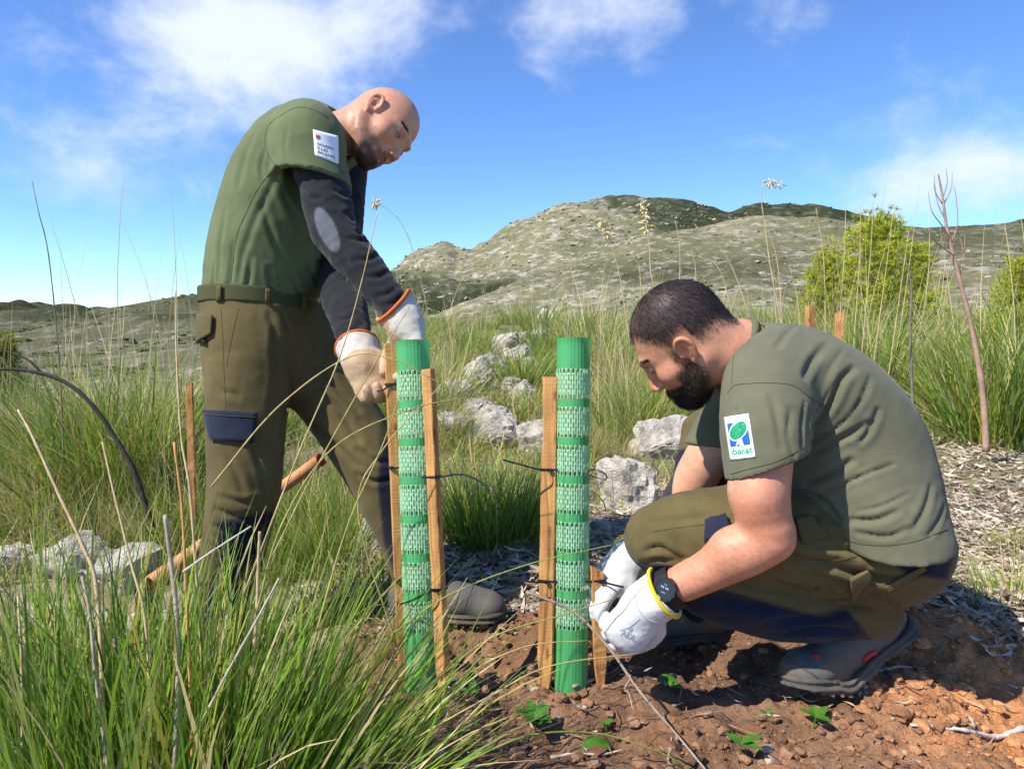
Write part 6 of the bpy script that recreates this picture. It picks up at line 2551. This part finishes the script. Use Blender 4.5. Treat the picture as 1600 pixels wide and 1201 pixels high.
DRYC, GREYC, ORNG = (.50, .37, .20), (.36, .30, .235), (.52, .27, .09)
grp = 'dry stalks in the foreground grass'
sl = 'dry straw-coloured stalk standing in the foreground grass'
for pts, r0, r1, c in [([(165, 1210, 1.12), (152, 930, 1.18), (128, 850, 1.2), (92, 772, 1.22), (50, 680, 1.25), (28, 640, 1.27)], .0052, .0028, DRYC),
                       ([(238, 1210, 1.10), (228, 980, 1.14), (205, 880, 1.17), (178, 770, 1.2), (160, 690, 1.22)], .0036, .002, DRYC),
                       ([(272, 1220, 1.06), (278, 1080, 1.07), (276, 960, 1.08), (266, 870, 1.09), (258, 804, 1.09)], .0058, .0048, GREYC),
                       ([(322, 1210, 1.12), (314, 1000, 1.14), (304, 860, 1.15), (296, 760, 1.16), (283, 680, 1.18), (276, 560, 1.2), (274, 455, 1.22)], .0042, .0018, DRYC),
                       ([(302, 1215, 1.10), (296, 1040, 1.11), (290, 900, 1.12), (284, 790, 1.13), (272, 690, 1.14)], .0044, .0030, ORNG),
                       ([(170, 1205, 1.05), (150, 1060, 1.06), (140, 960, 1.08), (128, 900, 1.1)], .0040, .003, GREYC),
                       ([(305, 1148, 1.02), (350, 1060, 1.01), (400, 970, 1.0), (436, 903, 1.0)], .0030, .0022, (.46, .40, .32)),
                       ([(286, 893, 1.08), (330, 862, 1.07), (392, 822, 1.06)], .0028, .0018, (.50, .45, .38)),
                       ([(398, 1010, 1.12), (402, 940, 1.13), (404, 870, 1.13), (406, 830, 1.13)], .0044, .0036, DRYC),
                       ([(35, 1210, 1.1), (34, 1050, 1.12), (28, 930, 1.15)], .0034, .0022, DRYC)]:
    stalk(pts, r0 * .72, r1 * .7, c, sl, grp)
stalk([(100, 720, 2.6), (92, 560, 2.6), (76, 400, 2.55), (60, 330, 2.5), (50, 282, 2.5)], .0030, .0010, (.22, .17, .10), 'tall thin stem rising into the sky above the bank', None)
for i, pts in enumerate([[(620, 1010, 1.25), (560, 800, 1.2), (600, 700, 1.2), (700, 590, 1.2)], [(420, 880, 1.2), (500, 720, 1.2), (590, 560, 1.25), (640, 480, 1.3)],
                         [(380, 930, 1.15), (470, 700, 1.15), (530, 560, 1.18), (565, 440, 1.2), (590, 330, 1.22)], [(400, 960, 1.1), (440, 820, 1.1), (520, 700, 1.12), (640, 640, 1.15), (735, 620, 1.2)],
                         [(330, 760, 1.3), (430, 640, 1.3), (540, 560, 1.3), (610, 560, 1.3), (690, 600, 1.32)], [(480, 1040, 1.05), (540, 830, 1.08), (600, 690, 1.1), (640, 570, 1.12)]]):
    stalk(pts, .0018, .0008, (.34, .31, .10) if i % 2 else (.46, .36, .15), 'long thin grass blade arching in front of the standing man\'s legs', 'thin blades before the standing man')
stalk([(1105, 1205, 1.15), (1060, 1150, 1.2), (1000, 1080, 1.25), (950, 1010, 1.28), (895, 955, 1.30), (822, 924, 1.30)], .0018, .0032, (.34, .26, .19), 'thick-tipped dry stem crossing the upright tube\'s foot')
stalk([(700, 1205, 1.1), (820, 1150, 1.15), (930, 1145, 1.2), (1020, 1170, 1.2), (1080, 1200, 1.2)], .0020, .0010, (.20, .25, .05), 'long green blade arching low over the soil')
for i, pts in enumerate([[(650, 1140, 1.2), (720, 1060, 1.2), (820, 1010, 1.22), (920, 1000, 1.25)], [(640, 1100, 1.15), (760, 1000, 1.18), (880, 960, 1.2), (960, 935, 1.22)], [(600, 1180, 1.1), (760, 1090, 1.12), (860, 1040, 1.15), (1000, 1020, 1.2)],
                         [(600, 1000, 1.2), (700, 930, 1.2), (830, 880, 1.22), (960, 850, 1.25)]]):
    stalk(pts, .0018, .0007, (.26, .28, .06) if i % 2 else (.45, .36, .14), 'thin grass blade arching between the two tubes', 'thin blades between the tubes')
stalk([(1130, 640, 3.2), (1030, 470, 3.2), (1014, 380, 3.2), (1008, 330, 3.2), (1002, 308, 3.2)], .0035, .0016, DRYC, 'oat stalk with a drooping pale head against the hill above the kneeling head', None, 'oat_stalk', (.42, 60, .034))
stalk([(1240, 600, 3.4), (1208, 440, 3.4), (1196, 360, 3.4), (1189, 300, 3.4), (1200, 284, 3.4), (1220, 290, 3.4)], .0032, .0010, DRYC, 'oat stalk with two white tufts against the sky', None, 'oat_stalk', (.20, 44, .030))
stalk([(985, 540, 3.6), (968, 430, 3.6), (950, 370, 3.6), (938, 340, 3.6)], .0032, .0012, DRYC, 'shorter oat stalk with a nodding head before the main hill', None, 'oat_stalk', (.40, 44, .034))
stalk([(668, 480, 2.6), (648, 400, 2.6), (628, 350, 2.6), (606, 328, 2.6), (590, 318, 2.6), (583, 316, 2.6)], .0016, .0008, (.34, .28, .18), 'fine bent stem with a drooping seed head beside the black sleeve', None, 'oat_stalk', (.25, 26, .022))
for i, (u0, v0, u1, v1, d) in enumerate([(1185, 470, 1085, 350, 3.0), (1225, 480, 1195, 345, 3.3), (1150, 450, 1092, 400, 3.1), (1305, 520, 1322, 300, 3.8), (1330, 520, 1345, 310, 3.8), (1290, 500, 1275, 325, 3.7), (1362, 520, 1395, 335, 3.9), (1345, 500, 1365, 300, 3.9),
                                         (1060, 440, 1055, 345, 3.4), (1085, 470, 1080, 390, 3.4), (1000, 450, 990, 400, 3.4), (1215, 450, 1185, 390, 3.3), (1385, 540, 1420, 360, 3.8), (1250, 540, 1235, 420, 3.7)]):
    stalk([(u0, v0 + 70, d), (.5 * (u0 + u1) + 5, .5 * (v0 + v1), d), (u1, v1, d)], .0030, .0012, DRYC, 'bare straw stem rising from the grass behind the crouching man', 'straw stems behind the crouching man')


# ------------------------------------------------------------------ dead saplings and branches
def sapling(name, trunk, r0, r1, branches, col, label, cat='sapling'):
    p = catmull(np.array([P(*q) for q in trunk]), 8)
    root = empty(name, p[0])
    tag(root, label, cat)
    v, f = tube_mesh(p, np.linspace(r0, r1, len(p)) * (1 + .1 * vnoise(p * 12, 3)), 8)
    add_any('trunk', v, f, M['twig'], root, colors=np.clip(np.asarray(col)[None] * (1 + .25 * vnoise(v * 25, 4)[:, None]), .003, 1))
    for b in branches:
        q = catmull(np.array([P(*k) for k in b]), 6)
        v, f = tube_mesh(q, np.linspace(r1 * .9, r1 * .35, len(q)), 6)
        add_any('branch', v, f, M['twig'], root, colors=np.broadcast_to(np.asarray(col) * .9, (len(v), 3)))
    return root


D = 3.5
sapling('dead_sapling', [(1541, 706, D), (1536, 620, D), (1520, 520, D), (1495, 420, D), (1480, 360, D), (1473, 310, D), (1466, 272, D)], .016, .0035,
        [[(1484, 372, D), (1470, 350, D - .05), (1456, 330, D - .1), (1450, 300, D - .1)], [(1474, 320, D), (1486, 296, D + .05), (1488, 270, D + .08)], [(1478, 345, D), (1466, 320, D), (1458, 285, D)],
         [(1492, 400, D), (1462, 378, D - .1), (1448, 355, D - .12)], [(1500, 430, D), (1506, 395, D + .1), (1508, 360, D + .12)], [(1486, 380, D), (1496, 350, D), (1494, 310, D), (1490, 290, D)],
         [(1473, 310, D), (1480, 285, D), (1478, 262, D)], [(1506, 395, D + .1), (1500, 372, D + .1), (1494, 358, D + .1)], [(1472, 318, D), (1462, 300, D), (1460, 272, D)]],
        (.36, .23, .16), 'bare dead sapling with forked twigs standing behind the crouching man')
D = 3.9
sapling('dead_sapling', [(1427, 650, D), (1424, 580, D), (1422, 510, D), (1424, 450, D), (1414, 400, D)], .009, .003,
        [[(1424, 440, D), (1432, 428, D), (1440, 412, D)], [(1423, 420, D), (1412, 405, D), (1404, 392, D)], [(1423, 455, D), (1414, 440, D), (1410, 425, D)]], (.19, .15, .13), 'short thin dead stem between grass tussocks behind the crouching man')
D = 2.4
sapling('dead_branch', [(250, 860, D), (215, 750, D), (190, 700, D), (150, 640, D), (110, 602, D), (60, 582, D), (0, 577, D), (-60, 590, D)], .010, .005, [[(66, 584, D), (40, 560, D), (-10, 545, D)]], (.045, .035, .03),
        'dark bare branch arching out of the left bank grass', 'branch')


# ------------------------------------------------------------------ pines
def pine(name, u, vb, d, hpx, wpx, seed, label, tint=1.0):
    rg = np.random.default_rng(seed)
    m = d / F_PX
    p = P(u, vb, d)
    p[2] = gz(p[0], p[1])
    top = P(u, vb - hpx, d)
    H = top[2] - p[2]
    W = wpx * m / 2
    root = empty(name, p)
    tag(root, label, 'tree')
    v, f = tube_mesh(np.array([p, p + (0, 0, H * .5), p + (.02, 0, H * .97)]), np.array([.035, .022, .006]) * H, 8)
    add_any('trunk', v, f, M['twig'], root, colors=np.broadcast_to(np.array([.13, .09, .065]), (len(v), 3)))
    tv, tf_, tc_ = [], [], []
    tri = 0
    leads = 40
    for i in range(leads):
        z0 = .08 + .88 * (i / leads)
        a = i * 2.4 + rg.random()
        env = W * (1.05 - z0 ** 1.35) * (.55 + .65 * rg.random())
        L = max(env, .10)
        dirv = unit(np.array([math.cos(a), math.sin(a), .75]))
        for t in np.linspace(.25, 1, 8):
            c0 = p + np.array([0, 0, z0 * H]) + dirv * L * t + rg.normal(size=3) * .035 * H * .5
            shade = .85 + .3 * rg.random()
            for k in range(4):
                cc = c0 + rg.normal(size=3) * .045 * H
                nn = 24
                dd = rg.normal(size=(nn, 3)) + dirv * 1.0 + np.array([0, 0, .9])
                dd /= np.linalg.norm(dd, axis=1)[:, None]
                ln = (.05 + .05 * rg.random((nn, 1))) * H * .6
                sd = np.cross(dd, rg.normal(size=(nn, 3)))
                sd /= np.linalg.norm(sd, axis=1)[:, None]
                wd = .0028 * H
                vv = np.stack([cc - sd * wd, cc + sd * wd, cc + dd * ln], 1)
                tv.append(vv.reshape(-1, 3))
                tf_.append(np.arange(nn * 3).reshape(-1, 3) + tri)
                tri += nn * 3
                g = (np.array([.46, .50, .06]) * (.5 + .7 * rg.random((nn, 1))) + np.array([.05, .035, 0]) * rg.random((nn, 1))) * shade * tint
                tc_.append(np.repeat(g, 3, 0))
    add('crown', np.vstack(tv), np.vstack(tf_), M['needle'], root, False, np.clip(np.vstack(tc_), .003, 1))
    return root


pine('pine_tree', 1362, 530, 9.0, 185, 230, 1, 'bushy yellow-green young pine with a pointed top behind the crouching man', 1.15)
pine('pine_tree', 1425, 520, 9.8, 130, 120, 2, 'smaller young pine leaning on the bushy pointed pine', 1.05)
pine('pine_tree', 1285, 530, 9.3, 130, 110, 5, 'low young pine on the other flank of the bushy pointed pine', 1.1)
pine('pine_tree', 1588, 530, 7.0, 118, 130, 3, 'rounded young pine beyond the dead sapling', 1.1)
pine('pine_shrub', 12, 640, 7.5, 108, 110, 4, 'round green pine shrub at the edge of the valley', .62)
pine('pine_shrub', 48, 665, 7.0, 60, 110, 6, 'low dark pine shrub at the foot of the round one', .45)

# ------------------------------------------------------------------ soil crumbs, litter, leaves
rng = np.random.default_rng(91)


def crumbs(name, n, size, seed, ic, label, region, flat=.75):
    rng = np.random.default_rng(seed)
    x = region[0] + (region[1] - region[0]) * rng.random(n * 3)
    y = region[2] + (region[3] - region[2]) * rng.random(n * 3)
    k = (soil_mask(x, y) > .45 + .3 * rng.random(n * 3)) & (fbm(np.stack([x * 6, y * 6, x * 0], -1), 2, .5, seed) > -.35)
    x, y = x[k][:n], y[k][:n]
    n = len(x)
    s = size[0] * (size[1] / size[0]) ** (rng.random(n) ** 2.6)
    bv, bf = ic
    q = bv[None] * s[:, None, None] * (1 + .5 * (rng.random((n, len(bv), 1)) - .5)) * np.stack([1 + .5 * rng.random(n), 1 + .5 * rng.random(n), flat * np.ones(n)], -1)[:, None]
    a = rng.random(n) * 6.28
    ca, sa = np.cos(a)[:, None], np.sin(a)[:, None]
    q = np.stack([q[..., 0] * ca - q[..., 1] * sa, q[..., 0] * sa + q[..., 1] * ca, q[..., 2]], -1)
    q = q + np.stack([x, y, ground_z(x, y) + s * .25], -1)[:, None]
    f = (bf[None] + (np.arange(n) * len(bv))[:, None, None]).reshape(-1, 3)
    o_ = sstep(x, .55, .92)[:, None] * .8 + .2 * rng.random((n, 1))
    c = np.array([.195, .112, .068]) * (1 - o_) + np.array([.47, .215, .090]) * o_
    c = c * (.6 + .8 * rng.random((n, 1)))
    pale = rng.random((n, 1)) < .04
    c = np.where(pale, np.array([.42, .33, .23]), c)
    o = add(name, q.reshape(-1, 3), f, M['clod'], smooth=False, colors=np.repeat(c, len(bv), 0), origin=(0, 0, 0))
    tag(o, label, 'soil', kind='stuff')


crumbs('soil_crumbs', 7000, (.0015, .011), 3, ICO1, 'loose crumbs of red-brown soil on the dug ground', (-.4, 1.95, 1.1, 1.95))
crumbs('soil_clods', 600, (.006, .020), 4, ICO2, 'larger clods of red-brown soil on the dug ground', (-.35, 1.9, 1.12, 1.95), .7)


def litter(name, n, zones_, seed, Lr, w, cols, label):
    rng = np.random.default_rng(seed)
    zs = rng.integers(0, len(zones_), n)
    z_ = np.array(zones_, float)[zs]
    u = z_[:, 0] + z_[:, 2] * rng.normal(size=n)
    v = np.maximum(z_[:, 1] + z_[:, 3] * rng.normal(size=n), 640)
    d = CAM_H / (-(FWD[2] + (CY - v) / F_PX * UP[2]))
    p = EYE + d[:, None] * (FWD + ((u - CX) / F_PX)[:, None] * RIGHT + ((CY - v) / F_PX)[:, None] * UP)
    p[:, 2] = ground_z(p[:, 0], p[:, 1]) + .004 + .02 * rng.random(n) ** 2
    L = Lr[0] + (Lr[1] - Lr[0]) * rng.random(n) ** 1.5
    az = rng.random(n) * 6.28
    s = np.linspace(-.5, .5, 5)
    bendh = rng.normal(size=(n, 1)) * .35
    cx = L[:, None] * s[None]
    cy = L[:, None] * bendh * (s[None] ** 2 - .1)
    cz = L[:, None] * (np.abs(rng.normal(size=(n, 1))) * .25 * (s[None] ** 2) * 2 + rng.normal(size=(n, 1)) * .12 * s[None])
    ca, sa = np.cos(az)[:, None], np.sin(az)[:, None]
    c = np.stack([cx * ca - cy * sa, cx * sa + cy * ca, np.maximum(cz, -.004)], -1) + p[:, None]
    side = np.stack([-sa * np.ones_like(cx), ca * np.ones_like(cx), rng.normal(size=(n, 1)) * .7 * np.ones_like(cx) + rng.normal(size=(n, 1)) * s[None] * 2], -1)
    side /= np.linalg.norm(side, axis=2)[..., None]
    ww = (w * (.5 + rng.random((n, 1)))) * np.sqrt(np.maximum(1 - (s[None] * 1.9) ** 2, .05))
    vv = np.stack([c - side * ww[..., None], c + side * ww[..., None]], 2).reshape(-1, 3)
    i = (np.arange(n) * 10)[:, None] + np.arange(4)[None] * 2
    f = np.stack([i, i + 1, i + 3, i + 2], -1).reshape(-1, 4)
    cc = np.array(cols)[rng.integers(0, len(cols), n)] * (.6 + .65 * rng.random((n, 1)))
    o = add(name, vv, f, M['litter'], colors=np.clip(np.repeat(cc, 10, 0), .003, 1), origin=(0, 0, 0))
    tag(o, label, 'leaf litter', kind='stuff')


LC = [(.56, .46, .32), (.42, .33, .22), (.66, .57, .43), (.30, .22, .14), (.50, .43, .34)]
litter('leaf_litter', 9500, [(1520, 840, 60, 60), (790, 880, 60, 38), (740, 860, 60, 30), (975, 850, 45, 40), (1500, 780, 60, 70), (1540, 720, 60, 40), (1480, 860, 50, 40), (1450, 930, 40, 30), (1560, 880, 50, 60), (590, 880, 40, 30), (1580, 990, 40, 30)],
       5, (.02, .09), .0045, LC, 'dry curled grey-brown leaf litter lying behind the dug soil')
litter('soil_litter', 500, [(1100, 1090, 200, 60), (1350, 1060, 90, 30), (760, 1120, 120, 50), (1400, 1130, 100, 40), (580, 960, 50, 40)], 6, (.012, .06), .0016, [(.30, .22, .15), (.22, .15, .09), (.42, .34, .25)], 'bits of dry stem and root scattered on the dug soil')


def leaf_mesh(c, d, n, L, W):
    d = unit(d)
    n = unit(np.asarray(n) - (np.asarray(n) @ d) * d)
    s = np.cross(n, d)
    vs, fs = [], []
    K = 7
    for i in range(K + 1):
        t = i / K
        w = W * (math.sin(math.pi * t ** .8) ** .8 if 0 < t < 1 else .02)
        m = c + d * L * t - n * L * .18 * t * t
        vs += [m + s * w + n * w * .35, m, m - s * w + n * w * .35]
    for i in range(K):
        a = i * 3
        fs += [(a, a + 1, a + 4, a + 3), (a + 1, a + 2, a + 5, a + 4)]
    return np.array(vs), fs


def seedling(u, v, n, L, seed, label):
    p = ground_hit(u, v)
    rg = np.random.default_rng(seed)
    root = empty('seedling', p)
    tag(root, label, 'seedling')
    h = L * .7
    sv, sf = tube_mesh(np.array([p - (0, 0, .01), p + (0.002, 0, h * .5), p + (.004, 0, h)]), .0012, 6)
    add_any('stem', sv, sf, M['leaf'], root)
    for i in range(n):
        a = i * 2.4 + rg.random()
        dv = np.array([math.cos(a), math.sin(a), .35 + .4 * rg.random()])
        lv, lf = leaf_mesh(p + np.array([.003, 0, h * (.6 + .4 * rg.random())]), dv, (0, 0, 1), L * (.7 + .5 * rg.random()), L * .26)
        add_any('leaf', lv, lf, M['leaf'], root)


seedling(1270, 1150, 4, .035, 1, 'small green seedling on the orange soil before the boot')
seedling(1195, 1135, 3, .022, 2, 'tiny seedling with narrow leaves under the boot\'s toe')
seedling(1155, 1198, 3, .040, 3, 'seedling at the very front edge of the dug soil')
seedling(1245, 1112, 2, .018, 4, 'tiny two-leaved sprout touching the boot')
seedling(945, 1145, 3, .022, 5, 'small dark sprout on the soil below the short stake')
seedling(985, 1030, 2, .020, 6, 'little sprout under the white glove')
seedling(835, 1150, 8, .045, 7, 'leafy uprooted weed lying on the soil between the tubes')
seedling(1147, 1052, 3, .020, 8, 'pale sprout in the shade below the crouching man\'s shin')
seedling(775, 955, 3, .035, 9, 'leafy sprout beside the toe of the standing man\'s boot')
seedling(735, 1120, 4, .030, 10, 'dark-leaved weed at the foot of the knotted stake')
for u, v, L, az, lb in [(1040, 1085, .055, -.6, 'single glossy green leaf lying on the soil beyond the sprout'), (925, 1178, .06, .1, 'broad bright green leaf lying on the soil near the front')]:
    p = ground_hit(u, v)
    lv, lf = leaf_mesh(p + np.array([-.02, 0, .012]), (math.cos(az), math.sin(az), .05), (0, -.5, 1), L, L * .26)
    o = add_any('leaf', lv, lf, M['leaf'], origin=p)
    o.modifiers.new('thickness', 'SOLIDIFY').thickness = .0006
    tag(o, lb, 'leaf')


def ground_twig(px, r, col, label, lift=.006, cat='twig'):
    pts = []
    for u, v in px:
        q = ground_hit(u, v)
        q[2] += lift
        pts.append(q)
    p = catmull(np.array(pts), 6)
    v, f = tube_mesh(p, np.linspace(r, r * .5, len(p)) * (1 + .25 * np.sin(np.arange(len(p)) * 2.1)), 6)
    o = add_any('twig', v, f, M['twig'], colors=np.clip(np.asarray(col)[None] * (1 + .3 * vnoise(v * 60, 3)[:, None]), .003, 1), origin=p[0])
    tag(o, label, cat)


ground_twig([(1600, 1150), (1560, 1155), (1525, 1168), (1490, 1172), (1420, 1172)], .0055, (.55, .50, .43), 'thick whitish root lying on the orange soil', .008, 'root')
ground_twig([(1520, 1165), (1512, 1150), (1508, 1136)], .003, (.45, .38, .30), 'short pale side root standing by the whitish root', .01, 'root')
ground_twig([(1360, 1062), (1385, 1058), (1405, 1052), (1425, 1056)], .0035, (.58, .53, .46), 'pale curled root piece beside the boot sole', .008, 'root')
ground_twig([(895, 1100), (930, 1085), (960, 1062), (975, 1045)], .0035, (.30, .25, .20), 'grey twig leaning by the short stake', .01)
ground_twig([(1400, 915), (1440, 940), (1480, 962), (1510, 985)], .0075, (.22, .16, .12), 'brown stick lying behind the crouching man\'s heel', .012)
ground_twig([(1030, 1165), (1090, 1140), (1140, 1150), (1200, 1170)], .0025, (.26, .15, .09), 'thin brown root half buried in the dug soil', .004, 'root')
ground_twig([(860, 1195), (900, 1190), (940, 1184), (975, 1174)], .003, (.50, .42, .32), 'pale dry stick near the broad leaf', .008)
ground_twig([(968, 1075), (985, 1085), (975, 1100), (982, 1118), (988, 1130)], .0011, (.60, .55, .46), 'fine white rootlet dangling over a soil clod', .012, 'root')
